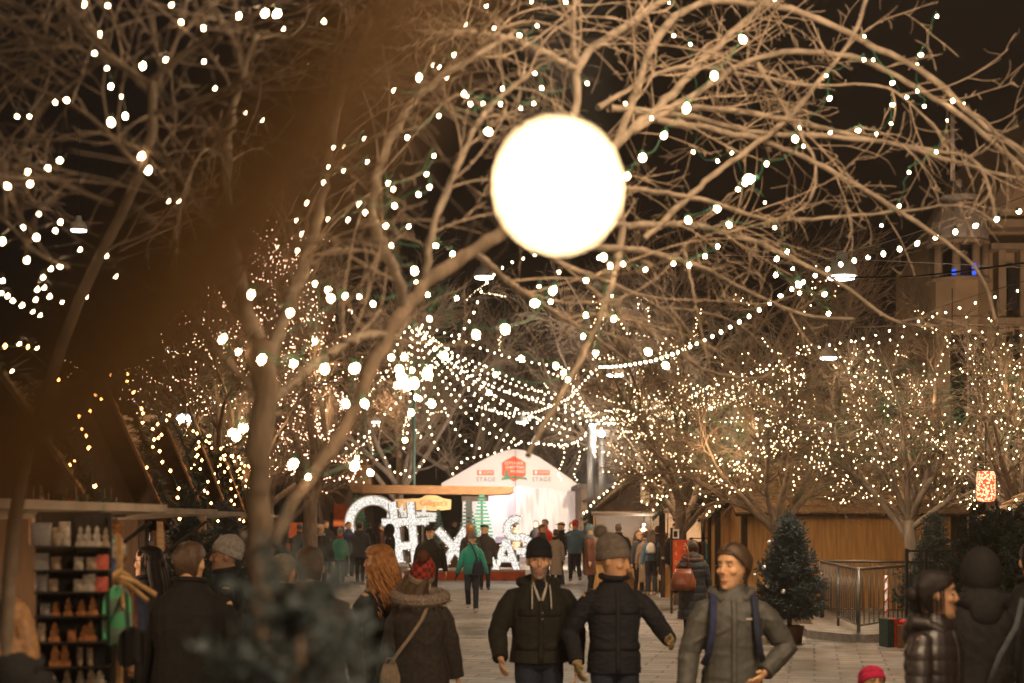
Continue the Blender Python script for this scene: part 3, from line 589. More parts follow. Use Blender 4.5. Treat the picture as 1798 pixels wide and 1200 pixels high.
# ================================================================= GROUND
def paving():
    m=bpy.data.materials.new('stone_paving'); n,l=nt(m); b=n['Principled BSDF']; tc=n.new('ShaderNodeTexCoord')
    mp=n.new('ShaderNodeMapping'); mp.inputs['Rotation'].default_value=(0,0,R(12)); l.new(tc.outputs['Object'],mp.inputs[0])
    br=n.new('ShaderNodeTexBrick'); br.inputs['Scale'].default_value=1.0; br.inputs['Brick Width'].default_value=.62; br.inputs['Row Height'].default_value=.30; br.inputs['Mortar Size'].default_value=.016; br.inputs['Mortar Smooth'].default_value=.3
    br.inputs['Color1'].default_value=(.125,.108,.092,1); br.inputs['Color2'].default_value=(.26,.228,.195,1); br.inputs['Mortar'].default_value=(.040,.032,.026,1); br.inputs['Bias'].default_value=-.1
    nz=n.new('ShaderNodeTexNoise'); nz.inputs['Scale'].default_value=2.5; nz.inputs['Detail'].default_value=3; l.new(tc.outputs['Object'],nz.inputs['Vector'])
    va=n.new('ShaderNodeMix'); va.data_type='RGBA'; va.blend_type='LINEAR_LIGHT'; va.inputs['Factor'].default_value=.012; l.new(mp.outputs[0],va.inputs['A']); l.new(nz.outputs['Color'],va.inputs['B']); l.new(va.outputs['Result'],br.inputs['Vector'])
    # dusting of dry snow and salt
    n1=n.new('ShaderNodeTexNoise'); n1.inputs['Scale'].default_value=.35; n1.inputs['Detail'].default_value=8; n1.inputs['Roughness'].default_value=.68; l.new(tc.outputs['Object'],n1.inputs['Vector'])
    r1=n.new('ShaderNodeValToRGB'); e=r1.color_ramp.elements; e[0].position=.50; e[0].color=(0,0,0,1); e[1].position=.74; e[1].color=(.75,.75,.75,1); l.new(n1.outputs['Fac'],r1.inputs['Fac'])
    mx=n.new('ShaderNodeMix'); mx.data_type='RGBA'; mx.inputs['B'].default_value=(.42,.385,.35,1); l.new(r1.outputs['Color'],mx.inputs['Factor']); l.new(br.outputs['Color'],mx.inputs['A'])
    n3=n.new('ShaderNodeTexNoise'); n3.inputs['Scale'].default_value=1.6; n3.inputs['Detail'].default_value=10; n3.inputs['Roughness'].default_value=.75; l.new(tc.outputs['Object'],n3.inputs['Vector'])
    r3=n.new('ShaderNodeMapRange'); r3.inputs['To Min'].default_value=.35; r3.inputs['To Max'].default_value=1.6; l.new(n3.outputs['Fac'],r3.inputs['Value'])
    m2=n.new('ShaderNodeMix'); m2.data_type='RGBA'; m2.blend_type='MULTIPLY'; m2.inputs['Factor'].default_value=1; l.new(mx.outputs['Result'],m2.inputs['A']); l.new(r3.outputs[0],m2.inputs['B']); l.new(m2.outputs['Result'],b.inputs['Base Color'])
    rr_=n.new('ShaderNodeMapRange'); rr_.inputs['From Min'].default_value=.35; rr_.inputs['From Max'].default_value=.65; rr_.inputs['To Min'].default_value=.30; rr_.inputs['To Max'].default_value=.80; l.new(n1.outputs['Fac'],rr_.inputs['Value']); l.new(rr_.outputs[0],b.inputs['Roughness'])
    bp=n.new('ShaderNodeBump'); bp.inputs['Strength'].default_value=.6; bp.inputs['Distance'].default_value=.012; l.new(br.outputs['Fac'],bp.inputs['Height']); bp.invert=True
    b2=n.new('ShaderNodeBump'); b2.inputs['Strength'].default_value=.35; b2.inputs['Distance'].default_value=.01; n4=n.new('ShaderNodeTexNoise'); n4.inputs['Scale'].default_value=35; l.new(tc.outputs['Object'],n4.inputs['Vector']); l.new(n4.outputs['Fac'],b2.inputs['Height']); l.new(bp.outputs[0],b2.inputs['Normal']); l.new(b2.outputs[0],b.inputs['Normal'])
    return m
g=MB(); g._a([(-400,-40,0),(400,-40,0),(400,900,0),(-400,900,0)],[(0,1,2,3)]); struct(g.build('ground',paving()))
# ================================================================= TREES
BARK=mat('grey_brown_bark',(.10,.070,.045),.9,.35,9,.5,45,stretch=(1,1,.35))
BARK2=mat('pale_grey_bark',(.19,.145,.105),.9,.35,9,.5,45,stretch=(1,1,.35))
TWIG=mat('brown_twig_bark',(.20,.15,.105),.85,.35,14,0)
def unit(a): return a/np.maximum(np.linalg.norm(a,axis=-1,keepdims=True),1e-9)
def sweep(P_,Rd,ns):
    """P_ (n,k,3) polylines, Rd (n,k) radii -> verts, quads"""
    n,k,_=P_.shape; T=np.empty_like(P_); T[:,1:-1]=P_[:,2:]-P_[:,:-2]; T[:,0]=P_[:,1]-P_[:,0]; T[:,-1]=P_[:,-1]-P_[:,-2]; T=unit(T)
    ref=np.zeros((n,1,3)); ref[:]=np.array([.31,.83,.46]); u=unit(np.cross(T,ref)); w=np.cross(T,u)
    a=np.arange(ns)*2*PI/ns; V=P_[:,:,None,:]+Rd[:,:,None,None]*(u[:,:,None,:]*np.cos(a)[None,None,:,None]+w[:,:,None,:]*np.sin(a)[None,None,:,None])
    idx=np.arange(n*k*ns).reshape(n,k,ns); A=idx[:,:-1]; B=idx[:,1:]; q=np.stack([A,np.roll(A,-1,2),np.roll(B,-1,2),B],-1).reshape(-1,4)
    return V.reshape(-1,3),q
def walk(start,dirs,length,k,wander,trop,rs,r0,r1,curve=None):
    n=len(start); P_=np.empty((n,k,3)); P_[:,0]=start; d=unit(dirs); st=(length/(k-1))[:,None]; bend=rs.normal(size=(n,3))*(curve or 0)
    for i in range(1,k):
        d=unit(d+rs.normal(size=(n,3))*wander+np.array(trop)+bend); P_[:,i]=P_[:,i-1]+d*st
    t=np.linspace(0,1,k)[None]; Rd=r0[:,None]*(1-t)+r1[:,None]*t
    return P_,Rd
def sprout(par,Rd,n,rs,ang,tmin=.25,tmax=1.0,w=None):
    m,k,_=par.shape; L=np.linalg.norm(par[:,1:]-par[:,:-1],axis=2).sum(1); p=(L if w is None else L*w); p=p/p.sum(); i=rs.choice(m,n,p=p); t=rs.uniform(tmin,tmax,n)*(k-1.001); j=t.astype(int); f=(t-j)[:,None]
    st=par[i,j]*(1-f)+par[i,j+1]*f; T=unit(par[i,j+1]-par[i,j]); o=unit(np.cross(T,rs.normal(size=(n,3)))); a=rs.uniform(ang[0],ang[1],n)[:,None]
    return st,T*np.cos(a)+o*np.sin(a),Rd[i,j],i
def resample(pts,k):
    pts=np.array(pts,float); # smooth catmull
    out=[]; n=len(pts); 
    for i in range(n-1):
        p0,p1,p2,p3=pts[max(i-1,0)],pts[i],pts[i+1],pts[min(i+2,n-1)]
        for t in np.linspace(0,1,8,endpoint=False): out.append(.5*((2*p1)+(-p0+p2)*t+(2*p0-5*p1+4*p2-p3)*t*t+(-p0+3*p1-3*p2+p3)*t**3))
    out.append(pts[-1]); out=np.array(out); s=np.r_[0,np.cumsum(np.linalg.norm(out[1:]-out[:-1],axis=1))]; q=np.linspace(0,s[-1],k)
    return np.stack([np.interp(q,s,out[:,i]) for i in range(3)],1)
def treemesh(root,levels,m,names):
    for (lst,nm) in zip(levels,names):
        V=[];Q=[];b=0
        for P_,Rd,ns in lst:
            v,q=sweep(P_,Rd,ns); V.append(v); Q.append(q+b); b+=len(v)
        me=fast_mesh(nm,np.concatenate(V)-np.array(root.location),np.concatenate(Q)); link(nm,me,m[nm] if isinstance(m,dict) else (m if nm!='crown' else TWIG),root,True)
def bare_tree(name,label,X,Y,fork,h,spread,r0,rs,n1=9,n2=90,n3=900,n4=3500,up=.02,group=None,tilt=(0,0),droop=-.02,tw=.0035):
    root=empty(name,(X,Y,0),0,label,'tree',group)
    t=np.array([[ [X,Y,-.1],[X+tilt[0]*.3,Y,fork*.35],[X+tilt[0]*.8,Y+tilt[1],fork*.75],[X+tilt[0],Y+tilt[1],fork] ]])
    tp=resample(t[0],14)[None]; tr=np.linspace(r0*1.15,r0*.8,14)[None]; top=tp[0,-1]
    L0=[(tp,tr,12)]
    # main limbs
    az=np.arange(n1)*2*PI/n1+rs.uniform(-.3,.3,n1); el=rs.uniform(.68,1.28,n1); el[0]=1.4
    d=np.stack([np.cos(az)*np.cos(el),np.sin(az)*np.cos(el),np.sin(el)],1); st=tp[0,rs.integers(9,14,n1)]; LL=(h-fork)*rs.uniform(.75,1.05,n1)
    d[:,0]*=spread; d[:,1]*=spread
    P1,R1=walk(st,d,LL,14,.09,(0,0,up),rs,np.full(n1,r0*.50),np.full(n1,r0*.10))
    L0.append((P1,R1,8))
    s2,d2,r2,_=sprout(P1,R1,n2,rs,(.4,1.0),.15); P2,R2=walk(s2,d2,rs.uniform(.25,.55,n2)*(h-fork)*.6,11,.10,(0,0,up*.7),rs,r2*.55,r2*.12+.003)
    s3,d3,r3,_=sprout(P2,R2,n3,rs,(.35,.95),.1); P3,R3=walk(s3,d3,rs.uniform(.35,1.0,n3)*(h-fork)*.17,8,.11,(0,0,droop*.5),rs,np.minimum(r3*.5,.012)+tw*.5,np.full(n3,tw*.7),curve=.03)
    s4,d4,r4,_=sprout(P3,R3,n4,rs,(.3,.9),.1); P4,R4=walk(s4,d4,rs.uniform(.3,1.0,n4)*(h-fork)*.085,6,.12,(0,0,droop),rs,np.full(n4,tw*.9),np.full(n4,tw*.45),curve=.05)
    treemesh(root,[L0,[(P2,R2,6),(P3,R3,4),(P4,R4,3)]],{'trunk':BARK2,'crown':TWIG},['trunk','crown'])
    return root,[P1,P2,P3,P4]
rs=np.random.default_rng(5)
TREES={}
# T0: the near tree, main limbs follow the photograph's limbs
def px(*a): return [tuple(P(*q)) for q in a]
def add_limbs(specs,k=26):
    Ps=np.stack([resample(px(*s),k) for s,_,_ in specs]); Rs=np.stack([np.linspace(a,b,k) for _,a,b in specs]); return Ps,Rs
specs=[ # (points px,py,Y), start radius, end radius
 ([(462,1560,6.4),(458,1100,6.4),(456,900,6.4),(458,780,6.4),(462,690,6.4),(455,600,6.4)],.075,.055),
 ([(478,960,6.4),(520,870,6.3),(575,800,6.2),(622,720,6.1),(662,630,6.0),(705,555,5.9),(745,500,5.8),(830,440,5.6),(900,395,5.5)],.038,.027),
 ([(455,600,6.4),(432,540,6.4),(418,470,6.5),(400,400,6.6),(395,300,6.7),(410,180,6.8),(450,60,6.9)],.045,.014),
 ([(463,650,6.4),(500,560,6.2),(530,480,6.1),(555,400,6.0),(575,300,5.9),(600,170,5.8),(650,30,5.7)],.040,.012),
 ([(462,720,6.4),(520,665,6.0),(575,625,5.7),(640,590,5.4),(700,590,5.2)],.032,.012),
 ([(458,700,6.4),(395,635,6.6),(350,570,6.8),(300,520,7.0),(250,500,7.2)],.030,.010),
 ([(712,545,5.9),(690,470,6.0),(665,420,6.1),(655,340,6.1),(690,240,6.1),(760,150,6.0),(900,60,6.0)],.028,.009),
 ([(900,395,5.5),(1010,320,5.3),(1100,235,5.2),(1180,165,5.1),(1250,90,5.0),(1330,20,4.9),(1420,-60,4.8)],.027,.010),
 ([(880,410,5.5),(960,330,5.5),(1010,200,5.5),(1018,110,5.5),(1080,60,5.4),(1170,0,5.3),(1290,-70,5.2)],.026,.010),
 ([(1015,130,5.5),(1005,60,5.6),(1015,-40,5.7)],.016,.008),
 ([(1010,120,5.5),(900,70,5.6),(800,60,5.8),(700,90,6.0)],.018,.006),
 ([(1085,245,5.2),(1160,60,5.0),(1230,8,4.8),(1340,8,4.7),(1440,35,4.6),(1540,85,4.5),(1640,140,4.4),(1720,215,4.3),(1830,290,4.2)],.018,.008),
 ([(1110,230,5.2),(1230,160,4.9),(1320,105,4.7),(1420,92,4.6),(1520,107,4.5),(1600,150,4.4),(1690,205,4.3),(1800,300,4.2)],.017,.007),
 ([(1060,280,5.2),(1160,195,5.1),(1280,195,4.9),(1400,215,4.7),(1520,243,4.6),(1620,262,4.5),(1700,275,4.4),(1730,310,4.4),(1748,380,4.4)],.018,.005),
 ([(1070,190,5.2),(1200,205,5.0),(1330,232,4.8),(1450,240,4.6),(1560,252,4.6),(1680,285,4.5),(1800,320,4.4)],.016,.006),
 ([(1150,210,5.2),(1330,245,4.9),(1440,290,4.8),(1520,335,4.7),(1600,385,4.6),(1680,440,4.5),(1725,490,4.5),(1748,560,4.5)],.017,.005),
 ([(1130,420,5.3),(1250,310,5.0),(1370,220,4.8),(1440,140,4.7),(1500,60,4.6),(1530,-40,4.5)],.014,.007),
 ([(1090,330,5.3),(1230,350,5.2),(1350,385,5.1),(1480,380,5.0),(1590,370,4.9),(1690,362,4.8),(1760,400,4.8)],.013,.004),
 ([(1000,400,5.4),(1130,395,5.2),(1240,400,5.1),(1350,435,5.0),(1480,500,4.9),(1560,560,4.9),(1640,575,4.9)],.020,.005),
 ([(960,430,5.5),(1120,440,5.3),(1230,470,5.2),(1330,520,5.1),(1420,555,5.0),(1500,560,5.0)],.018,.005),
 ([(900,410,5.5),(1000,470,5.6),(1080,500,5.6),(1180,560,5.6),(1220,640,5.6),(1330,665,5.6),(1380,630,5.6)],.014,.004),
 ([(1085,300,5.2),(1090,430,5.3),(1060,540,5.4),(1010,650,5.6),(965,730,5.8),(925,800,6.0)],.020,.012),
 ([(830,440,5.6),(900,500,5.6),(960,540,5.7),(1040,590,5.7),(1110,640,5.8)],.016,.005),
 ([(1330,110,4.8),(1400,230,4.7),(1432,290,4.7),(1415,360,4.7),(1340,395,4.8)],.009,.004),
 ([(745,500,5.8),(760,400,5.6),(800,300,5.4),(850,200,5.3),(930,130,5.2)],.020,.008),
 ([(1200,430,5.2),(1235,600,5.3),(1260,700,5.4)],.008,.003),
 ([(1050,190,5.2),(1180,120,5.0),(1300,130,4.9),(1420,150,4.9),(1560,155,4.8),(1650,235,4.7)],.012,.004),
]
def dep(x): return 5.3+max(0,min(1,(x-460)/850))*2.9
specs=[([(x,y,dep(x)) for x,y,_ in s_],a*.86*dep(s_[0][0])/s_[0][2],b*dep(s_[-1][0])/s_[-1][2]) for s_,a,b in specs]
LP,LR=add_limbs(specs,40)
ks=rs.normal(size=LP.shape)*np.minimum(LR*.22,.006)[:,:,None]; ks[:,:2]=0; LP=LP+ks; LR=LR*(1+.10*rs.normal(size=LR.shape).clip(-1.5,1.5))
T0=empty('honey_locust_tree',P(462,HY,5.3)*1,0,'big bare tree in front with a forked trunk and long arching lit branches','tree'); T0.location.z=0
crown_ids=[i for i in range(len(specs)) if i not in (0,1,21)]
P1,R1=LP[crown_ids],LR[crown_ids]
wt=np.where(P1[:,:,0].max(1)>.95,.55,1.2); s2,d2,r2,i2=sprout(P1,R1,210,rs,(.3,.9),.05,w=wt); far=s2[:,0]>1.0
P2,R2=walk(s2,d2,np.where(far,rs.uniform(.25,.8,210),rs.uniform(.5,1.5,210)),16,.045,(0,0,-.02),rs,np.minimum(r2*.5,np.where(far,.0040,.0052)),np.full(210,.0022),curve=.075)
keep=P2[:,:,2].min(1)>2.5; P2=P2[keep]; R2=R2[keep]; s3,d3,r3,_=sprout(P2,R2,900,rs,(.4,1.1),.05); P3,R3=walk(s3,d3,rs.uniform(.10,.42,900),9,.09,(0,0,-.03),rs,np.minimum(r3*.7,.0036),np.full(900,.0017),curve=.09)
keep=P3[:,:,2].min(1)>2.2; P3=P3[keep]; R3=R3[keep]; s4,d4,r4,_=sprout(P3,R3,1500,rs,(.4,1.2),.05); P4,R4=walk(s4,d4,rs.uniform(.03,.15,1500),5,.15,(0,0,-.02),rs,np.full(1500,.0022),np.full(1500,.0013),curve=.08)
def knobs(P_,n,rs):
    s,d,r,_=sprout(P_,np.ones(P_.shape[:2]),n,rs,(.8,1.5),.02); return walk(s,d,rs.uniform(.012,.04,n),3,.1,(0,0,0),rs,np.full(n,.0034),np.full(n,.0028))
K1=knobs(P2,1400,rs); K2=knobs(P1,500,rs)
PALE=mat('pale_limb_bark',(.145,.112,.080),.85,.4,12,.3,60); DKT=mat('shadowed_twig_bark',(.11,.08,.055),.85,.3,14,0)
treemesh(T0,[[(LP[i:i+1],LR[i:i+1],12) for i in (0,1)],[(LP[i:i+1],LR[i:i+1],10) for i in range(2,len(specs))],[(P2,R2,6),(P3,R3,5),(P4,R4,4),(*K1,4),(*K2,4)]],{'trunk':BARK,'limbs':PALE,'crown':TWIG},['trunk','limbs','crown'])
# left tree, its limbs fan out over the upper left
specs=[([(-10,1650,5.9),(5,1250,5.9),(22,950,5.9),(70,720,5.8),(140,520,5.7),(225,350,5.6),(266,240,5.5),(268,140,5.5)],.062,.026),
 ([(268,140,5.5),(330,90,5.4),(430,35,5.3),(560,-60,5.2)],.024,.010),
 ([(268,150,5.5),(190,95,5.5),(130,20,5.6),(80,-60,5.7)],.020,.008),
 ([(268,170,5.5),(200,110,5.6),(80,70,5.8),(-60,20,6.0)],.016,.006),
 ([(240,290,5.5),(150,200,5.7),(40,150,5.8),(-80,140,6.0)],.018,.006),
 ([(268,200,5.5),(360,170,5.3),(480,120,5.1),(590,100,5.0)],.016,.006),
 ([(200,360,5.6),(120,330,5.8),(30,300,6.0),(-60,330,6.2)],.015,.006),
 ([(268,170,5.5),(320,40,5.5),(330,-60,5.5)],.014,.007),
 ([(120,470,5.7),(60,440,5.6),(0,380,5.6),(-60,360,5.6)],.014,.006),
 ([(262,260,5.5),(330,330,5.4),(380,420,5.3),(400,520,5.3)],.014,.006)]
L2,LR2=add_limbs(specs,20)
LR2=LR2*.62
TL=empty('honey_locust_tree',(P(-10,HY,5.9).x,5.9,0),0,'bare tree over the goods stall, its branches fanning across the dark upper left','tree')
s2,d2,r2,_=sprout(L2[1:],LR2[1:],100,rs,(.35,1.0),.05); A2,B2=walk(s2,d2,rs.uniform(.4,1.4,100),12,.06,(0,0,.0),rs,np.minimum(r2*.6,.005),np.full(100,.0022),curve=.05)
s3,d3,r3,_=sprout(A2,B2,650,rs,(.4,1.0),.05); A3,B3=walk(s3,d3,rs.uniform(.15,.7,650),8,.11,(0,0,-.01),rs,np.minimum(r3*.7,.0045),np.full(650,.0016),curve=.06)
treemesh(TL,[[(L2,LR2,10)],[(A2,B2,6),(A3,B3,4)]],{'trunk':DKT,'crown':DKT},['trunk','crown'])
# limb close to the lens (its tree stands beside the photographer, left)
NB=mat('near_branch_bark',(.19,.105,.036),.85,.3,60,.4,150)
spn=[([(-900,3600,.75),(-1200,2000,.60),(-700,1300,.42),(-260,940,.31),(50,770,.28),(230,600,.27),(385,430,.265),(515,270,.26),(620,120,.26),(705,-20,.26),(800,-180,.26),(900,-420,.28)],.030,.0165)]
L3,LR3=add_limbs(spn,60)
LR3=LR3*.74*(1+.10*np.sin(np.linspace(0,31,60))+.06*np.sin(np.linspace(0,77,60)))[None]
TN=empty('street_tree',(P(-900,HY,.75).x,.75,0),0,'blurred thick branch of a tree right beside the camera, crossing the upper left','tree')
s2,d2,r2,_=sprout(L3,LR3,7,rs,(.5,1.0),.2,.5); d2[:,1]=-.2; A2,B2=walk(s2,d2,rs.uniform(.08,.22,7),10,.06,(0,0,.02),rs,np.full(7,.004),np.full(7,.0014),curve=.03)
V,Q=sweep(L3,LR3,20); link('limb',fast_mesh('limb',V-np.array(TN.location),Q),NB,TN,True)
# lit trees of the square
def mk(key,*a,**k): TREES[key]=bare_tree('honey_locust_tree',*a,**k)
mk('R1','bare lit tree in front of the food hut and clothes rack',GX(1195,32),32,2.35,6.6,1.0,.15,rs,n3=1500,n4=6500,tw=.005)
mk('R2','bare lit tree behind the potted fir with silver baubles',GX(1365,27.5),27.5,2.15,6.1,1.3,.14,rs,n3=1600,n4=7000,tw=.0055)
mk('R3','bare lit tree in front of the plywood wall and black railing',GX(1612,24),24,1.9,5.3,1.4,.12,rs,n3=1600,n4=7000,tilt=(-.15,0),tw=.005)
mk('R4','bare lit tree beside the red glowing decoration',GX(1800,21),21,2.2,5.0,1.2,.12,rs,n3=900,n4=3800,tw=.0045)
mk('R5','tall bare tree behind the shingled hut',GX(1480,40),40,3.2,7.8,1.25,.2,rs,n3=1500,n4=6500,tw=.007)
mk('L1','bare tree thickly wound with pink white lights left of the ring letter',GX(545,34),34,2.8,8.4,1.0,.18,rs,n3=1800,n4=7500,tw=.005)
mk('L2','bare lit tree behind the row of shingled stalls',GX(395,27),27,2.4,6.2,1.2,.14,rs,n3=1100,n4=4200,tw=.005)
mk('L3','bare lit tree behind the forked trunk',GX(470,44),44,3.0,9.5,1.1,.2,rs,n3=1200,n4=4500,tw=.008)
mk('C1','tall bare tree behind the wooden shelter',GX(700,76),76,4,16,1.1,.3,rs,n3=1300,n4=5200,tw=.013)
mk('C2','tall bare tree to the left of the stage tent roof',GX(830,84),84,4,15,1.1,.3,rs,n3=1200,n4=4500,tw=.014)
mk('C3','tall bare tree behind the stage tent peak',GX(985,88),88,4,15,1.1,.3,rs,n3=1200,n4=4500,tw=.014)
mk('C4','tall bare tree behind the lamp poles',GX(1110,70),70,4,14,1.2,.3,rs,n3=1300,n4=5200,tw=.012)
mk('C5','tall bare tree far behind the food hut',GX(1260,62),62,4,15,1.2,.3,rs,n3=1400,n4=5200,tw=.011)
if 0: mk('C6','tall bare tree in front of the domed tower',GX(1560,50),50,3.5,11.5,1.2,.24,rs,n3=1400,n4=5200,tw=.009)
# ================================================================= STRING LIGHTS
E_warm=emat('warm_bulb_glow',(1,.66,.36),60); E_far=emat('fairy_light_glow',(1,.66,.34),15); E_or=emat('amber_fairy_glow',(1,.36,.09),50); E_white=emat('warm_white_bulb_glow',(1,.78,.46),15); E_lens=emat('near_bulb_glow',(1,.66,.34),160); E_pink=emat('rosy_fairy_glow',(1,.55,.36),16)
M_wire=mat('green_lamp_wire',(.02,.09,.05),.5); M_wireb=mat('black_lamp_wire',(.02,.018,.015),.5); M_socket=mat('green_bulb_socket',(.02,.12,.06),.45)
def icomesh(name,sub,m,socket=False):
    bm=bmesh.new()
    if sub==0:
        vs=[bm.verts.new(v) for v in [(1,0,0),(-1,0,0),(0,1,0),(0,-1,0),(0,0,1.25),(0,0,-1.25)]]
        for a,b,c in [(0,2,4),(2,1,4),(1,3,4),(3,0,4),(2,0,5),(1,2,5),(3,1,5),(0,3,5)]: bm.faces.new((vs[a],vs[b],vs[c]))
    else: bmesh.ops.create_icosphere(bm,subdivisions=sub,radius=1)
    for v in bm.verts:
        if sub: v.co.z*=1.35; k=1-.28*max(0,v.co.z/1.35); v.co.x*=k; v.co.y*=k
    me=bpy.data.meshes.new(name); 
    n=len(bm.faces)
    if socket:
        r=bmesh.ops.create_cone(bm,segments=8,radius1=.55,radius2=.62,depth=1.1,cap_ends=True,matrix=Matrix.Translation((0,0,1.75)))
        bm.faces.ensure_lookup_table()
        for f in bm.faces[n:]: f.material_index=1
    bm.to_mesh(me); bm.free(); me.materials.append(m)
    if socket: me.materials.append(M_socket)
    return me
BM={('near',E_warm.name):icomesh('bulb',2,E_warm,True)}
def bulbmesh(kind,m):
    k=(kind,m.name)
    if k not in BM: BM[k]=icomesh('bulb',2 if kind=='near' else 0,m,kind=='near')
    return BM[k]
OV,OF=np.array([(1,0,0),(-1,0,0),(0,1,0),(0,-1,0),(0,0,1.25),(0,0,-1.25)],float),np.array([(0,2,4),(2,1,4),(1,3,4),(3,0,4),(2,0,5),(1,2,5),(3,1,5),(0,3,5)])
def add_bulbs(root,pts,rad,m,kind='far',maxn=100):
    loc=np.array(root.location); pts=np.asarray(pts); me=bulbmesh(kind,m); 
    if not hasattr(rad,'__len__'): rad=np.full(len(pts),rad)
    if len(pts)>maxn: 
        idx=rng.permutation(len(pts)); big=idx[:maxn]; rest=idx[maxn:]
        V=(pts[rest]-loc)[:,None,:]+OV[None]*np.asarray(rad)[rest][:,None,None]; Q=OF[None]+np.arange(len(rest))[:,None,None]*6
        o=link('bulbs_massed',fast_mesh('bulbs_massed',V.reshape(-1,3),Q.reshape(-1,3)),m,root); o['kind']='stuff'
    else: big=range(len(pts))
    for i in big:
        o=bpy.data.objects.new('bulb',me); COL.objects.link(o); o.parent=root; o.location=pts[i]-loc; r=float(rad[i]); o.scale=(r,r,r)
        if kind=='near': o.rotation_euler=(random.gauss(0,.5),random.gauss(0,.5),0)
def wire(root,polys,r,m):
    mb=MB()
    for p in polys: mb.tube([Vector(q)-root.location for q in p],r,n=4)
    return mb.build('wire',m,root)
# ---- lights wound in the near tree (each strand a thing)
strands={
 'lamp string hanging from the top right branch tips':[(1645,29,4),(1617,97,6),(1610,114,5),(1610,160,4),(1623,187,5),(1592,171,5),(1567,146,6),(1518,64,4)],
 'lamp string running down the outer arching branches at the right':[(1692,183,5),(1673,177,6),(1663,212,5),(1644,267,5),(1596,303,5),(1579,362,5),(1548,396,4)],
 'green wired lamp string crossing the loop of thin branches':[(1533,106,5),(1517,105,5),(1451,133,5),(1457,173,6),(1403,226,6),(1396,244,8),(1411,257,5),(1398,268,4),(1346,288,6),(1315,315,11),(1308,322,7),(1296,333,6)],
 'lamp string lying along the long level branches at the right':[(1567,184,6),(1565,217,5),(1539,236,4),(1507,229,7),(1458,233,5)],
 'lamp string among the branches right of the big glowing ball':[(1304,69,9),(1254,133,9),(1205,190,10),(1166,238,8),(1128,277,9),(1101,310,8),(1212,78,4),(1229,209,5),(1217,267,5),(1260,283,5),(1285,269,4),(1343,356,4),(1144,208,5),(1098,182,5)],
 'lamp string below and right of the big glowing ball':[(1259,367,8),(1208,387,8),(1280,395,7),(1360,400,5),(1382,443,6),(1364,455,6),(1362,483,6),(1402,500,7),(1404,515,5),(1448,517,6),(1455,551,6),(1392,472,4),(1210,466,6),(1238,450,6),(1260,433,6),(1182,463,6)],
 'lamp string across the top centre branches':[(933,3,4),(993,4,5),(943,46,5),(912,62,3),(933,80,5),(978,106,4),(939,129,3),(951,155,3),(937,182,5),(914,190,4),(882,156,5),(1031,147,5),(1183,63,5),(1194,25,4),(1174,4,4),(1360,0,5),(855,11,4)],
 'lamp string left of the big glowing ball':[(857,232,9),(826,183,5),(848,182,5),(815,165,6),(820,170,4),(879,183,3),(771,204,4),(716,242,6),(737,137,8),(762,116,4),(772,118,5),(798,97,4),(785,137,3),(693,160,2),(818,44,3),(868,50,2),(636,62,3)],
 'lamp string along the limb rising to the left of the disc':[(605,259,5),(641,245,3),(588,261,3),(577,273,4),(579,295,4),(646,285,5),(605,301,4),(570,322,4),(541,358,6),(522,388,4),(578,386,3),(612,387,4),(642,374,5),(631,359,4),(693,362,6),(735,342,5),(754,329,6),(749,306,4),(762,274,4),(691,333,5),(682,322,5),(678,397,6),(718,398,5)],
 'lamp string around the fork of the near trunk':[(443,519,9),(510,550,8),(490,436,6),(524,442,4),(530,413,6),(553,600,4),(460,632,9),(516,638,8),(570,648,9),(554,499,6),(577,509,7),(581,524,8),(606,520,6),(419,619,7),(393,597,9),(415,766,8),(427,751,9),(408,760,7)],
 'lamp string hanging from the right limb over the maypole':[(728,476,8),(688,431,6),(765,432,6),(795,446,6),(754,560,6),(751,518,5),(836,588,9),(887,578,10),(971,510,9),(939,533,9),(946,503,5),(967,530,6),(981,478,4),(756,645,5),(802,524,4),(731,496,4),(655,534,6),(631,521,5)],
 'lamp string over the centre of the square':[(1029,492,7),(1071,520,7),(1078,560,7),(1029,554,7),(1024,591,6),(1046,620,7),(1071,467,7),(1060,452,8),(1052,453,6),(1094,464,6),(1133,473,6),(915,630,7),(976,643,7),(990,655,7),(997,667,6),(870,658,6),(859,690,6),(1138,618,8),(1169,642,8)],
 'cluster of big bright lamps above the ring letter':[(710,627,7),(701,650,9),(724,650,6),(705,663,10),(750,657,11),(697,677,7),(714,676,10),(727,673,10),(737,700,5),(687,628,7),(780,625,8),(758,709,8),(722,725,7),(731,698,6),(623,647,10),(607,709,8),(640,709,8),(627,806,7),(711,773,6),(541,838,6),(515,815,9),(623,818,9),(650,830,7)],
}
gl='lamp strings wound through the near tree'
for lab,lst in strands.items():
    pts=[];rd=[];
    for (x,y,r) in lst:
        Y=dep(x)+random.uniform(-.25,.25)
        if r>=8: Y-=.5
        p=P(x,y,Y); pts.append(tuple(p)); rd.append(max(.0055,(r-2.9)*Y/F*.92))
    e=empty('string_lights',pts[0],0,lab,'string lights',gl); 
    # order kept: wire hangs from lamp to lamp
    polys=[]
    for a,b in zip(pts[:-1],pts[1:]):
        a=Vector(a)+Vector((0,0,.03)); b=Vector(b)+Vector((0,0,.03))
        if (a-b).length<.8: polys.append([a.lerp(b,t)+Vector((random.gauss(0,.006),random.gauss(0,.006),-.10*(a-b).length*4*t*(1-t)+random.gauss(0,.004))) for t in np.linspace(0,1,7)])
    if polys: wire(e,polys,.0028,M_wire)
    add_bulbs(e,pts,rd,E_warm,'near')
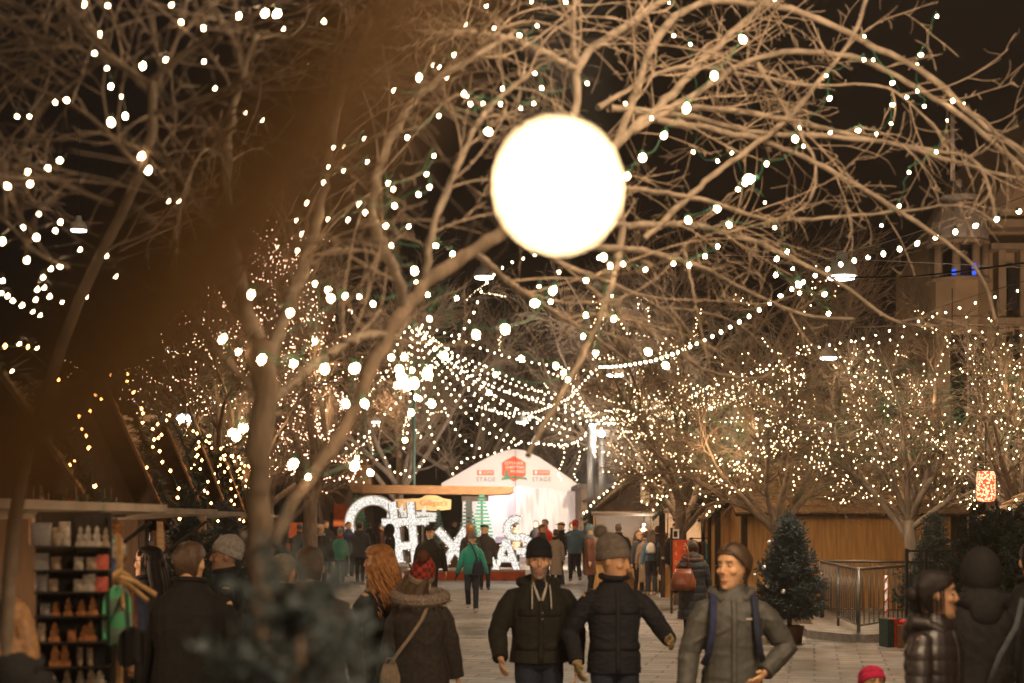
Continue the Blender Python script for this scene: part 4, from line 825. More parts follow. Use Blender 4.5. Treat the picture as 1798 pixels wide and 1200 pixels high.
# upper left strands
ul={'lamp string on the upper left limb':[(145,7,8),(189,10,4),(172,65,8),(176,58,5),(166,94,3),(188,120,4),(195,152,7),(212,169,5),(220,204,7),(195,215,7),(248,274,7),(260,299,8),(295,352,5),(312,352,4),(212,385,4)],
 'lamp string across the top left corner':[(251,116,7),(293,105,7),(358,108,5),(377,155,4),(359,49,7),(418,29,7),(465,23,9),(486,24,9),(567,37,6),(497,50,5),(538,109,4),(301,9,3),(318,39,3),(430,197,2),(458,210,2)],
 'lamp string at the far left edge':[(30,205,4),(52,205,4),(97,180,3),(117,176,5),(105,282,6),(83,295,7),(49,302,6),(53,323,7),(13,327,6),(68,376,3),(106,390,4),(40,400,6),(4,424,8),(64,417,6),(97,405,4),(140,438,4),(47,457,6),(88,453,5),(105,466,7),(186,449,3),(202,484,4),(89,472,3)],
 'lamp string low in the dark left branches':[(4,493,5),(2,515,4),(13,520,5),(22,528,5),(38,536,5),(57,547,5),(70,553,4),(62,526,5),(75,487,3),(86,520,4),(108,530,4),(65,508,3),(77,505,3),(151,520,4),(33,603,5),(64,610,2),(20,650,3)]}
for lab,lst in ul.items():
    pts=[tuple(P(x,y,5.6+random.uniform(-.4,.9))) for x,y,r in lst]; rd=[max(.0048,(r-2.4)*5.6/F*.95) for x,y,r in lst]
    e=empty('string_lights',pts[0],0,lab,'string lights','lamp strings in the upper left tree'); wire(e,[[Vector(a)+Vector((0,0,.03)),Vector(b)+Vector((0,0,.03))] for a,b in zip(pts[:-1],pts[1:]) if (Vector(a)-Vector(b)).length<.7],.0025,M_wireb); add_bulbs(e,pts,rd,E_warm,'near')
# the lamp hanging right in front of the lens
e=empty('string_lights',P(980,325,.345),0,'single huge out of focus glowing bulb on a thin wire close to the camera','string lights')
wire(e,[[P(980,311,.345),P(990,120,.40),P(1060,-300,.46)]],.0005,M_wireb)
add_bulbs(e,[tuple(P(980,325,.345))],[.0036],E_lens,'near')
# ---- catenary festoon strings
def catenary(a,b,sag,n):
    a=Vector(a);b=Vector(b); return [a.lerp(b,t)+Vector((0,0,-sag*4*t*(1-t))) for t in np.linspace(0,1,n)]
def festoon(lab,pts,spacing,r,m,drop=.06,group=None,wr=.006,kind='far',jit=.0,mw=None,name='festoon_lights'):
    pl=resample([tuple(p) for p in pts],160); s=np.r_[0,np.cumsum(np.linalg.norm(pl[1:]-pl[:-1],axis=1))]; q=np.arange(spacing*.5,s[-1],spacing); q=q+rng.normal(0,jit*spacing,len(q)) if jit else q
    bp_=np.stack([np.interp(q,s,pl[:,i]) for i in range(3)],1); bp_[:,2]-=drop
    e=empty(name,tuple(pts[0]),0,lab,'string lights',group); wire(e,[pl[::4]],wr,mw or M_wireb); add_bulbs(e,bp_,r,m,kind); return e
gf='festoon strings over the square'
# A: from the building at right down over the square (bulb rows read from the photograph)
festoon('festoon string sagging from the domed building to the middle of the square',[P(1850,325,15),P(1742,366,16),P(1645,396,17),P(1560,424,18),P(1460,452,19.5),P(1376,500,21),P(1302,548,22.5),P(1222,590,24.5),P(1155,618,27),P(1085,632,30),P(1048,634,32)],.385,.030,E_white,.14,gf,.006,'near')
festoon('festoon string falling from the middle of the square toward the maypole foot',[P(1050,636,32),P(1030,655,33),P(1000,688,35),P(965,705,37),P(930,717,39),P(880,716,41),P(838,706,43)],.34,.022,E_white,.14,gf)
festoon('festoon string descending from behind the glowing ball to the maypole top',[P(1000,395,22),P(950,430,22.2),P(890,452,22.4),P(850,490,22.7),P(828,545,23),P(795,590,23.5),P(752,640,24)],.19,.018,E_white,.12,gf,.006,'near')
festoon('festoon string high in front of the domed tower',[P(1850,480,22),P(1720,517,23),P(1620,550,24.5),P(1520,582,26),P(1420,604,28),P(1330,640,30),P(1250,668,32),P(1130,690,36),P(1040,742,42)],.40,.017,E_white,.12,gf,.006,'near')
festoon('festoon string level across the tower front',[P(1850,583,26),P(1760,578,26),P(1690,572,27),P(1600,580,28),P(1500,606,30)],.42,.017,E_white,.1,gf)
# maypole
MPX,MPY=727,62.0
mp=empty('maypole',(GX(MPX,MPY),MPY,0),0,'tall green pole that gathers the festoon strings at its top','pole')
mb=MB(); mb.tube([(0,0,0),(0,0,8.0)],.07,n=12); mb.build('pole',mat('green_pole_paint',(.03,.06,.045),.5),mp,True)
mb=MB(); mb.lathe([(.02,10.3),(.2,10.35),(.2,10.5),(.05,10.6),(.02,10.8)],12); mb.build('crown_ring',M_wire,mp,True)
apex=P(MPX+3,566,MPY)
gm='festoon strings fanning out from the maypole top'
fan=[('highest string on the right of the maypole',[(735,566,45),(800,590,45),(835,606,45),(893,625,44),(955,638,43),(1050,652,40)]),
('second string on the right of the maypole',[(735,568,45),(790,615,45),(850,640,44),(910,668,42),(960,692,40),(1040,735,38)]),
('third string on the right of the maypole',[(735,568,45),(780,625,46),(840,665,46),(900,690,46),(970,712,46),(1040,742,46)]),
('fourth string on the right of the maypole, rising to the pair of lamp poles',[(734,570,45),(775,630,46),(820,680,47),(870,722,48),(930,730,49),(990,735,50),(1040,748,50)]),
('string dipping low between maypole and lamp poles',[(733,572,45),(770,640,45),(805,690,44),(850,728,43),(905,770,43),(960,778,44),(1010,775,46),(1040,750,50)]),
('string ending left of the tent peak',[(733,575,45),(768,650,45),(795,695,45),(830,735,45),(870,765,45),(912,777,45)]),
('string curving down beside the tent roof',[(732,580,45),(755,660,45),(775,700,45),(795,745,45),(820,775,45),(845,786,45)]),
('string falling almost straight on the right of the maypole',[(731,580,45),(738,650,44),(748,700,44),(754,745,44),(765,780,44),(776,792,44)]),
('string along the left slope of the tent roof',[(912,777,46),(870,793,47),(840,800,48),(815,806,49),(795,830,50)]),
('highest string on the left of the maypole',[(723,568,45),(705,588,44),(690,620,43),(678,650,42),(640,700,40),(590,740,38)]),
('second string on the left of the maypole',[(724,572,45),(715,640,44),(712,680,44),(690,712,43),(665,735,43),(640,765,42),(600,790,40)]),
('third string on the left of the maypole',[(725,575,45),(722,640,44),(720,700,44),(715,760,44),(706,795,44)]),
('short string behind the maypole',[(727,572,45),(760,605,48),(790,625,50),(820,650,52),(850,670,54),(900,690,58),(960,700,62)]),
('string over the tent toward the far trees',[(728,570,45),(770,600,47),(815,632,50),(860,655,52),(920,680,56),(975,690,58),(1040,720,60)]),
('garland string zigzagging behind the wooden shelter',[(680,812,52),(700,832,52),(710,822,52),(722,836,52),(740,812,52),(752,800,52)]),
('string from the lamp poles to the right hand trees',[(1040,742,50),(1080,762,48),(1130,770,45),(1190,770,42),(1230,765,40)]),
('upper string from the lamp poles to the right',[(1042,738,50),(1090,722,48),(1140,712,45),(1200,712,42)]),
('string looping low from the lamp poles past the tent',[(1040,742,50),(1020,768,50),(990,782,50),(960,778,52)]),
('string climbing from the lamp poles to the high trees',[(1040,740,50),(1020,700,54),(1000,670,58),(960,650,62)]),
]
for lab,pts in fan:
    festoon(lab,[P(a,b,60+(c-45)*.3) for a,b,c in pts],.33,.034,E_white,.06,gm,.005)
for j in range(6):
    x1=random.uniform(930,1045); y1=random.uniform(690,790); sg=random.uniform(.02,.12); a=(731,574); lab='slack string %s between the maypole and the lamp poles'%['one above the tent peak','ending near the lamp poles','crossing behind the glowing ball glare','beside the bright swag','over the tent slope','in the densest part of the fan','low in the fan','high in the fan','over the small pendant lamp','next to the straight drop','nearest the far trees'][j]
    festoon(lab,[P(a[0],a[1],60-j*.2)]+[P(a[0]+(x1-a[0])*t,a[1]+(y1-a[1])*t+ (260*sg+30)*4*t*(1-t)*.5,60-j*.2) for t in (.25,.5,.75)]+[P(x1,y1,60-j*.2)],.35,.030,E_white,.05,gm,.004)
for j in range(16):
    x0_,x1_=random.uniform(1042,1100),random.uniform(1180,1420); y0_,y1_=random.uniform(690,760),random.uniform(640,760)
    lab='slack string %s to the right of the lamp poles'%['highest','second highest','reaching the bauble fir tree','over the food hut','over the clothing hut','sagging deepest','ending in the lit crowns','short and bright','level','under the highest','looping twice as low','before the tall bare tree','behind the fir','over the porch gable','crossing two others','faintest'][j]
    festoon(lab,[P(x0_,y0_,47)]+[P(x0_+(x1_-x0_)*t,y0_+(y1_-y0_)*t+70*t*(1-t),47-8*t) for t in (.25,.5,.75)]+[P(x1_,y1_,39)],.30,.024,E_white,.05,gf,.004)
# hanging fairy strands behind the tent right
for k,(x,lab) in enumerate([(1040,'fairy light drop left of the lamp poles'),(985,'fairy light drop above the tent right slope'),(1012,'fairy light drop between tent and lamp poles')]):
    festoon(lab,[P(x,770,60),P(x+6,800,60),P(x-4,830,60),P(x+2,845,60)],.18,.022,E_white,.0,'fairy light drops beside the tent',.004,jit=.3)
def light(kind,e,loc,col=(1,.8,.6),size=.1,rot=None,spot=None,parent=None,name='lamp_light',blend=.5):
    L=bpy.data.lights.new(name,kind); L.energy=e; L.color=col
    if kind in('POINT','SPOT'): L.shadow_soft_size=size
    if kind=='SPOT': L.spot_size=R(spot or 140); L.spot_blend=blend
    o=bpy.data.objects.new(name,L); COL.objects.link(o); o.location=loc
    if rot is not None: o.rotation_euler=rot
    if parent: o.parent=parent
    return o
GLOW=dict(C4=300,C1=320,L1=240,L3=260,R5=130,R1=100,R2=90,R3=80,R4=60,L2=80)
# ---- fairy lights wound in each lit tree
def wind(key,n,lab,m,r,zmin=1.5,spacing=.14,lv=(1,2),xr=None,maxn=100,seed=1,wires=True,low=1.0):
    root,Ls=TREES[key]; rs=np.random.default_rng(seed); out=[]; ps=np.concatenate([Ls[i][:, ::max(1,(Ls[i].shape[1]-1)//7)][:, :8] for i in lv]); order=rs.permutation(len(ps)); polys=[]
    zc=ps[:,:,2].mean(1); zz=(zc-zc.min())/(zc.max()-zc.min()+1e-6); pr=np.exp(-zz*low*1.6); order=rs.choice(len(ps),len(ps),replace=False,p=pr/pr.sum())
    for i in order:
        pl=ps[i]; L=np.linalg.norm(pl[1:]-pl[:-1],axis=1).sum(); s=np.r_[0,np.cumsum(np.linalg.norm(pl[1:]-pl[:-1],axis=1))]; q=np.arange(rs.uniform(0,spacing),L,spacing*rs.uniform(.7,1.4)); 
        if len(q)==0: continue
        b=np.stack([np.interp(q,s,pl[:,j]) for j in range(3)],1)+rs.normal(0,.02,(len(q),3)); b=b[b[:,2]>zmin]
        if len(b)>1: polys.append([Vector(p) for p in b])
        out.append(b)
        if sum(map(len,out))>n: break
    pts=np.concatenate(out)[:n]; e=empty('fairy_lights',tuple(root.location),0,lab,'fairy lights','fairy lights wound in the trees'); e.location.z=zmin
    c_=pts.mean(0); [light('POINT',GLOW.get(key,45),tuple(Vector(c_)+Vector((random.uniform(-1.2,1.2),random.uniform(-1.2,1.2),random.uniform(-.8,.8)))-e.location),(1,.62,.34),.5,parent=e,name='fairy_lamp_light') for _ in range(3)]
    wire(e,[sum(polys[:260],[])],.003,M_wire); add_bulbs(e,pts,np.full(len(pts),r)*rs.uniform(.7,1.15,len(pts)),m,'far',maxn)
wind('R1',520,'fairy lights in the tree before the food hut',E_far,.015,2.1,seed=1,low=.5)
wind('R2',700,'fairy lights in the tree behind the bauble fir',E_far,.0135,2.2,seed=2,low=.7)
wind('R3',680,'fairy lights in the tree by the black railing',E_far,.012,1.9,seed=3,low=.8)
wind('R4',420,'fairy lights in the tree beside the red decoration',E_far,.011,2.0,seed=4,low=.4)
wind('R5',260,'fairy lights in the tall tree behind the shingled hut',E_far,.016,3,seed=5,low=1.6)
wind('L1',1250,'rosy fairy lights crowding the tree left of the ring letter',E_pink,.016,1.9,seed=6,low=.9)
wind('L2',480,'fairy lights in the tree behind the shingled stalls',E_far,.011,2.4,seed=7,low=.3)
wind('L3',650,'fairy lights in the tree behind the forked trunk',E_pink,.019,2.5,seed=8,low=.5)
wind('C4',380,'fairy lights in the tall tree behind the lamp poles',E_white,.024,3,seed=9,low=2.2)
wind('C1',300,'fairy lights low in the tall tree behind the shelter',E_white,.024,2.6,seed=10,low=2.5)
# ================================================================= PENDANTS, POLES
M_alu=mat('brushed_lamp_metal',(.55,.53,.50),.45,.1,10,0,metal=.2); E_pend=emat('cool_white_lamp_glow',(1,.93,.84),28); M_steel=mat('grey_steel',(.20,.19,.18),.5,.2,20,.1,metal=.6)
PG='pendant street lamps on cables over the square'
def pendant(x,y,Y,wpx,lab,e=260,cable=1.2,col=(1,.76,.52)):
    p=P(x,y,Y); r=wpx/2*Y/F; root=empty('pendant_lamp',p,0,lab,'pendant lamp',PG)
    mb=MB(); prof=[(r*1.0,-r*.15),(r*1.0,-r*.05),(r*.93,r*.35),(r*.72,r*.75),(r*.40,r*.95),(r*.36,r*1.25),(r*.30,r*1.5),(r*.05,r*1.55)]
    mb.lathe(prof,24); mb.build('shade',M_alu,root,True)
    mb=MB(); mb.lathe([(r*.9,-r*.18),(r*.85,-r*.28),(r*.45,-r*.36),(r*.02,-r*.38)],20); mb.build('lens',E_pend,root,True)
    mb=MB(); mb.tube([(0,0,r*1.5),(0,0,r*1.5+cable)],.012,n=6); mb.build('drop_cable',M_wireb,root)
    light('SPOT',e,(0,0,-r*.6),col,r*.8,(0,0,0),150,root)
    return root
pendant(1478,482,21,54,'largest bell shaped pendant lamp on the right, beside the tower',e=1000)
pendant(850,484,24,36,'pendant lamp glowing under the huge light disc',e=520)
pendant(1080,656,34,32,'pendant lamp at the centre right of the square',e=1000)
pendant(917,740,50,22,'small pendant lamp above the tent',e=500)
pendant(940,777,62,15,'smallest pendant lamp over the tent peak',e=300)
pendant(660,740,48,16,'pendant lamp left of the maypole',e=500)
pendant(1455,626,36,32,'pendant lamp among the right hand lit trees',e=1300)
pendant(138,402,15,30,'pendant lamp in the dark upper left branches',e=200)
pendant(301,615,28,18,'pendant lamp above the shingled stalls',e=200)
pendant(374,705,40,14,'far pendant lamp over the stall row',e=200)
pendant(1672,602,34,10,'small bluish lamp among the branches by the tower',e=60,col=(.7,.8,1))
# lamps added outside the frame to light the near walkers and branches
for x_,y_,z_,en,lab in ((2.0,1.4,3.7,430,'unseen lamp added above the photographer'),(1.7,5.4,5.9,900,'unseen lamp added high over the near walkers'),(3.4,-1.8,4.4,420,'unseen lamp added behind the photographer'),):
    r_=.28; e=empty('pendant_lamp',(x_,y_,z_),0,lab,'pendant lamp',PG); mb=MB(); mb.lathe([(r_*.3,.0),(r_*.28,.3),(r_*.1,.45)],16); mb.build('cap',M_alu,e,True); mb=MB(); mb.ell((0,0,-.12),(.16,.16,.16)); mb.build('globe',emat('added_globe_glow',(1,.75,.5),14),e,True)
    light('POINT',en,(0,0,-.45),(1,.72,.46),.2,parent=e)
# pendant cables
for lab,pts in [('steel span cable carrying the big pendant lamp',[P(1798,470,21),P(1478,455,21),P(1000,440,21)]),('steel span cable over the square centre',[P(600,590,34),P(900,594,34),P(1240,598,34)]),('thick dark cable crossing the tower front',[P(1900,448,19),P(1740,470,19.5),P(1600,486,20),P(1460,487,20.5)]),('thin span cable low beside the tower',[P(1900,578,22),P(1700,570,22),P(1500,575,23)])]:
    o=MB(); 
    pl=resample([tuple(q) for q in pts],20); o.tube([tuple(q) for q in pl],.016 if 'thick' in lab else .007,n=6); tag(o.build('span_cable',M_wireb if 'thick' in lab else M_steel),lab,'cable')
# pair of lamp poles by the tent
g2=empty('lamp_pole',(GX(1058,50),50,0),0,'lamp pole with a glaring floodlight right of the tent','lamp post')
mb=MB(); mb.tube([(0,0,0),(0,0,5.0)],.14,n=12); mb.build('pole',M_steel,g2,True); mb=MB(); mb.box((0,-.1,4.95),(.5,.2,.25)); mb.build('lamp_head',M_steel,g2); mb=MB(); mb.ell((-.05,-.22,4.92),(.11,.03,.09)); mb.build('lamp_face',emat('floodlight_glow',(1,.95,.88),60),g2)
light('SPOT',19000,(.5,.3,4.9),(1,.84,.68),.15,(R(84),0,R(8)),95,g2)
g3=empty('lamp_pole',(GX(1038,51),51,0),0,'bare grey pole just left of the floodlight pole','lamp post'); mb=MB(); mb.tube([(0,0,0),(0,0,5.3)],.15,n=12); mb.build('pole',M_steel,g3,True); mb=MB(); mb.ell((0,0,5.35),(.2,.2,.12)); mb.build('lamp_head',M_steel,g3,True); mb=MB(); mb.ell((0,-.16,5.3),(.07,.05,.07)); mb.build('lamp_globe',E_pend,g3,True)
light('POINT',420,(-.3,-2.5,5.6),(1,.88,.72),.2,parent=g3)
for x,lab in ((317,'left lamp of the bright white pair over the stalls'),(332,'right lamp of the bright white pair over the stalls')):
    p=P(x,735,30); e=empty('flood_lamp',p,0,lab,'floodlight','pair of white floodlights over the stalls'); mb=MB(); mb.ell((0,0,0),(.075,.075,.06)); mb.build('lens',emat('cold_flood_glow',(.85,.92,1),60),e,True); mb=MB(); mb.box((0,.08,.0),(.2,.08,.2)); mb.build('housing',M_steel,e)
# ================================================================= STAGE TENT
TY=74.0; k=TY/F
tx=lambda px_: (px_-CX)*k
tz=lambda py_: CH-(py_-HY)*k
M_tent=bpy.data.materials.new('white_tent_fabric'); n,l=nt(M_tent); b=n['Principled BSDF']; b.inputs['Base Color'].default_value=(.80,.76,.72,1); b.inputs['Roughness'].default_value=.6
tr=n.new('ShaderNodeBsdfTranslucent'); tr.inputs['Color'].default_value=(.75,.70,.72,1); ms=n.new('ShaderNodeMixShader'); ms.inputs[0].default_value=.35; l.new(b.outputs[0],ms.inputs[1]); l.new(tr.outputs[0],ms.inputs[2]); l.new(ms.outputs[0],n['Material Output'].inputs['Surface'])
tent=empty('stage_tent',(0,TY,0),0,'large white stage tent with a printed gable at the far end of the square','tent')
prof=[(775,849),(800,835),(840,812),(870,797),(890,791),(905,789),(920,791),(945,802),(975,822),(1000,840),(1014,850)]
mb=MB(); D=12
poly=[(tx(a),tz(b)) for a,b in prof]; 
low=[(tx(1014),tz(868)),(tx(960),tz(856)),(tx(905),tz(854)),(tx(840),tz(856)),(tx(775),tz(858))]
mb.prism(poly+low,0,.06); mb.build('gable_panel',M_tent,tent)
mb=MB(); mb.loft([[ (x,y,z) for x,z in poly]+[(x*.98,y,z-.08) for x,z in reversed(poly)] for y in (.07,D)],cap=True); mb.build('roof',M_tent,tent)
def curtain(name,x0,x1,z0,z1,y,amp,m,diag=0.):
    nx,nz=60,14; V=[];Fq=[]
    for i in range(nx+1):
        for j in range(nz+1):
            u=i/nx; v=j/nz; x=x0+(x1-x0)*u; z=z0+(z1-z0)*v; d=amp*(math.sin(u*38+diag*v*9)+.6*math.sin(u*71+v*3))*(1-.4*v)+ (amp*2.2*math.sin((u*3.1-v*2.2)*3.2) if diag else 0)
            V.append((x,y+d,z))
    for i in range(nx):
        for j in range(nz):
            a=i*(nz+1)+j; Fq.append((a,a+nz+1,a+nz+2,a+1))
    me=fast_mesh(name,V,Fq); return link(name,me,m,tent,True)
curtain('front_curtain',tx(905),tx(1011),0,tz(858),.12,.06,M_tent,1.0)
curtain('side_curtain',tx(815),tx(842),0,tz(858),.14,.05,M_tent)
mb=MB(); mb.bb(tx(812),tx(1011),D-.2,D-.1,0,tz(850)); mb.build('back_wall',M_tent,tent)
mb=MB(); mb.bb(tx(812),tx(814),.2,D,0,tz(852)); mb.bb(tx(1010),tx(1011),.2,D,0,tz(852)); mb.build('side_wall',M_tent,tent)
mb=MB(); mb.bb(tx(816),tx(1008),3.4,3.5,1.0,tz(850)); mb.build('stage_backdrop',M_tent,tent); mb=MB(); mb.bb(tx(815),tx(1009),2.5,3.39,0,1.0); mb.build('stage_deck',mat('stage_grey',(.25,.23,.30),.6),tent)
mb=MB(); mb.bb(tx(842),tx(905),.2,.3,tz(862),tz(857)); mb.build('light_bar',emat('stage_tube_glow',(.85,.75,1),10),tent)
light('POINT',70,(tx(868),1.6,3.0),(.62,.5,1),.4,parent=tent); light('POINT',40,(tx(960),2.4,3.0),(1,.82,.76),.4,parent=tent); light('POINT',260,(tx(900),1.5,4.6),(1,.85,.72),.4,parent=tent)
for q_ in (830,960):  # two ground lights added to brighten the tent front
    w_=empty('added_wash_light',(tx(q_),TY-9,0),0,'ground light added to brighten the tent gable, '+('left' if q_<900 else 'right')+' one','floodlight'); mb=MB(); mb.box((0,0,.25),(.5,.3,.3),(R(-25),0,0)); mb.bb(-.3,.3,-.1,.1,0,.08); mb.build('housing',M_black,w_); light('SPOT',850,(0,.3,.45),(1,.84,.72),.2,(R(110),0,0),100,w_)
M_red=mat('banner_red',(.75,.10,.035),.6,.05,5,0); M_tgrey=mat('print_grey',(.18,.15,.13),.6,.05,5,0); M_pgreen=mat('print_green',(.10,.24,.14),.6,.05,5,0); M_pwhite=mat('print_white',(.8,.76,.7),.6,.02,5,0)
for c in (853,951):
    mb=MB(); mb.bb(tx(c-15),tx(c+14.5),-.02,-.008,tz(834.5),tz(826)); mb.build('sponsor_banner',M_red,tent)
    text('lettering','CASINO',.20,(tx(c+3),-.025,tz(830)),(R(90),0,0),M_pwhite,tent)
    mb=MB(); mb.ell((tx(c-10),-.02,tz(830)),(.07,.008,.10)); mb.build('maple_mark',M_pwhite,tent)
    text('lettering','STAGE',.31,(tx(c),-.012,tz(842.5)),(R(90),0,0),M_tgrey,tent,spacing=1.12)
mb=MB(); hx,hz_=tx(902.5),tz(822.5); 
hexp=[(881.5,813),(888,808),(893,806),(902,801),(911,806),(916,808),(923,813),(923,835),(918,838),(902.5,846),(887,838),(881.5,835)]
mb.prism([(tx(a),tz(b)) for a,b in hexp],-.02,-.008); mb.build('gable_emblem',M_red,tent)
text('lettering','OTTAWA',.22,(hx,-.026,tz(814)),(R(90),0,0),M_pwhite,tent)
text('lettering','CHRISTMAS',.19,(hx+.05,-.026,tz(821)),(R(90),0,0),M_pwhite,tent)
text('lettering','MARKET',.23,(hx+.25,-.026,tz(828.5)),(R(90),0,0),M_pwhite,tent)
mb=MB(); mb.prism([(tx(a),tz(b)) for a,b in [(888,838),(884,838),(888,831),(886,831),(889.5,824),(893,831),(891,831),(895,838)]],-.03,-.022); mb.build('printed_pine',M_pgreen,tent)
mb=MB(); mb.prism([(tx(a),tz(b)) for a,b in [(880,844),(882,839),(902,836),(924,839),(926,844),(920,842),(902,841),(885,843)]],-.036,-.031); mb.build('printed_ribbon',M_pgreen,tent)
mb=MB(); mb.tube([(tx(905),-.3,tz(760)),(tx(905),-.3,tz(900))],.012,n=5); mb.build('hanging_line',M_wireb,tent)
mb=MB(); mb.tube([(tx(1015),-.5,tz(850)),(tx(1028),-.7,.0)],.07,n=8); mb.build('guy_pole',mat('pale_wood_pole',(.42,.33,.24)),tent)
# ================================================================= WOODEN SHELTER
WO=mat('stained_wood',(.20,.095,.035),.6,.35,6,.3,40,stretch=(1,1,6)); WO_h=mat('stained_wood_beam',(.24,.115,.04),.6,.3,5,.3,40,stretch=(.6,4,4)); DK=mat('dark_stained_wood',(.045,.028,.018),.7,.3,8,.3,40)
SY=60.0; k2=SY/F; sx=lambda q:(q-CX)*k2; sz=lambda q: CH-(q-HY)*k2
sh=empty('wooden_shelter',(0,SY,0),0,'open wooden shelter with a long flat brown roof in front of the tent','shelter')
mb=MB(); mb.prism([(sx(612),sz(851)),(sx(904),sz(855)),(sx(903),sz(863)),(sx(895),sz(867)),(sx(860),sz(869)),(sx(640),sz(866)),(sx(618),sz(864))],0,2.6); mb.build('roof_beam',WO_h,sh)
for a,b in ((616,634),(817,828)):
    mb=MB(); mb.bb(sx(a),sx(b),.5,.9,0,sz(866)); mb.build('post',DK,sh)
mb=MB(); mb.bb(sx(810),sx(857),.3,1.2,sz(880),sz(868)); mb.build('bracket',DK,sh)
mb=MB(); mb.bb(sx(605),sx(642),1.0,2.4,sz(851),sz(815)); mb.build('chimney_box',WO,sh)
# green slatted wooden trees
M_slat=mat('green_painted_slat',(.02,.14,.08),.6); M_slatd=mat('dark_green_slat',(.02,.045,.035),.6)
def slat_tree(px_,top,bot,wpx,m,lab,Y=58.5,n=13):
    kk=Y/F; e=empty('slat_tree',(GX(px_,Y),Y,0),0,lab,'wooden tree','flat wooden slat trees'); zt=CH-(top-HY)*kk; zb=CH-(bot-HY)*kk; mb=MB(); mb.bb(-.05,.05,-.02,.02,0,zt); mb.build('stake',DK,e)
    for i in range(n):
        u=(i+.5)/n; z=zt+(zb-zt)*u; w_=wpx*kk*(.18+.82*u); mb=MB(); mb.box((0,-.04,z),(w_,.03,(zt-zb)/n*.55)); mb.build('slat',m,e)
slat_tree(846,868,950,46,M_slat,'bright green slat tree right of the shelter post'); slat_tree(822,878,960,44,M_slatd,'dark slat tree in front of the shelter post',59)
slat_tree(626,874,930,46,M_slat,'green slat tree inside the ring letter',51.5,9); slat_tree(770,895,960,30,M_slatd,'dark slat tree behind the white arrow sign',57)
# sign boards
sg=empty('hanging_sign',(sx(742),SY-.3,sz(884)),0,'light wooden sign board with a red painted name under the shelter roof','sign')
mb=MB(); mb.prism([(-1.15,-.24),(.55,-.32),(1.2,-.26),(1.22,.14),(.9,.2),(.6,.32),(.2,.34),(-.1,.2),(-1.15,.16)],-.04,.04); mb.build('board',mat('pale_pine',(.45,.27,.12),.6,.2,5,.2,stretch=(1,1,5)),sg)
text('lettering',"Gilligan's",.33,(.50,-.05,.0),(R(90),0,0),M_red,sg,.01)
for x0,lab,tx_,cx_ in ((706,'white arrow board reading NICE beside the hash letter','NICE',0),(745,'white arrow board reading MY PLATA right of the hash letter','MY PLATA',0)):
    e=empty('arrow_sign',(sx(x0),SY-1.2,sz(903 if x0<720 else 906)),0,lab,'sign','white arrow boards'); mb=MB()
    mb.prism([(-.55,-.25),(.55,-.25),(.62,.12),(.15,.15),(.1,.42),(-.05,.15),(-.5,.2)],-.03,.03); mb.build('board',emat('white_board_glow',(1,.93,.82),.75),e); text('lettering',tx_,.19,(0,-.04,-.02),(R(90),0,0),M_tgrey,e,.006); mb=MB(); mb.bb(-.04,.04,.03,.08,-2.0,-.2); mb.build('stake',DK,e)  # whole board carries an even warm white emission
# ================================================================= LIT LETTERS
def letmat():
    m=bpy.data.materials.new('led_tinsel_glow'); n,l=nt(m); n.clear(); o=n.new('ShaderNodeOutputMaterial'); e=n.new('ShaderNodeEmission'); tc=n.new('ShaderNodeTexCoord'); v=n.new('ShaderNodeTexVoronoi'); v.inputs['Scale'].default_value=30; l.new(tc.outputs['Object'],v.inputs['Vector'])
    r=n.new('ShaderNodeMapRange'); r.inputs['From Min'].default_value=.25; r.inputs['From Max'].default_value=.75; r.inputs['To Min'].default_value=1.2; r.inputs['To Max'].default_value=.40; l.new(v.outputs['Distance'],r.inputs['Value']); l.new(r.outputs[0],e.inputs['Strength']); e.inputs['Color'].default_value=(1,.93,.84,1); l.new(e.outputs[0],o.inputs['Surface']); return m
LM=letmat(); LF=mat('letter_frame_metal',(.30,.26,.22),.5)
LY=45.5; k3=LY/F; lx=lambda q:(q-CX)*k3; lz=lambda q: CH-(q-HY)*k3
def bar(mb,a,b,w):
    a=Vector((lx(a[0]),0,lz(a[1]))); b=Vector((lx(b[0]),0,lz(b[1]))); d=(b-a).normalized(); s_=Vector((-d.z,0,d.x))*w/2
    for (y0,y1,mi,g) in ((-.10,.12,1,1.12),(-.135,-.10,0,.86)):
        q=[a-s_*g,a+s_*g,b+s_*g,b-s_*g]; mb.m=mi; mb._a([(p.x,y0,p.z) for p in q]+[(p.x,y1,p.z) for p in q],[(0,1,2,3),(7,6,5,4),(0,4,5,1),(1,5,6,2),(2,6,7,3),(3,7,4,0)])
def bars(mb,lst,w):
    # later bars sit 4 mm further forward so no faces coincide
    for i,(a,b) in enumerate(lst):
        n0=len(mb.v); bar(mb,a,b,w)
        for j in range(n0,len(mb.v)): x,y,z=mb.v[j]; mb.v[j]=(x,y-.004*i,z)
def letter(name,lab,lst,w,edge=True,Yo=0):
    e=empty('light_letter',(0,LY+Yo,0),0,lab,'light sculpture','giant illuminated letters'); mb=MB(); bars(mb,lst,w); mb.build('letter_body',[LM,LF],e)
    pts=[]
    for a,b in lst:
        a=Vector((lx(a[0]),0,lz(a[1]))); b=Vector((lx(b[0]),0,lz(b[1]))); d=(b-a).normalized(); s_=Vector((-d.z,0,d.x))*w*.58
        n_=max(2,int((b-a).length/.11))
        for i in range(n_+1):
            for g in (-1,1): pts.append(tuple(a.lerp(b,i/n_)+s_*g+Vector((0,LY+Yo-.15,0))))
    if edge: add_bulbs(e,pts[::5],.011,emat('letter_rim_glow',(1,.85,.62),5),'far',60)
    return e
W=.27
letter('hash','giant illuminated hash sign, tallest of the light letters',[((689,882),(703,988)),((721,882),(731,1001)),((671,918),(753,915)),((697,960),(731,957))],W)
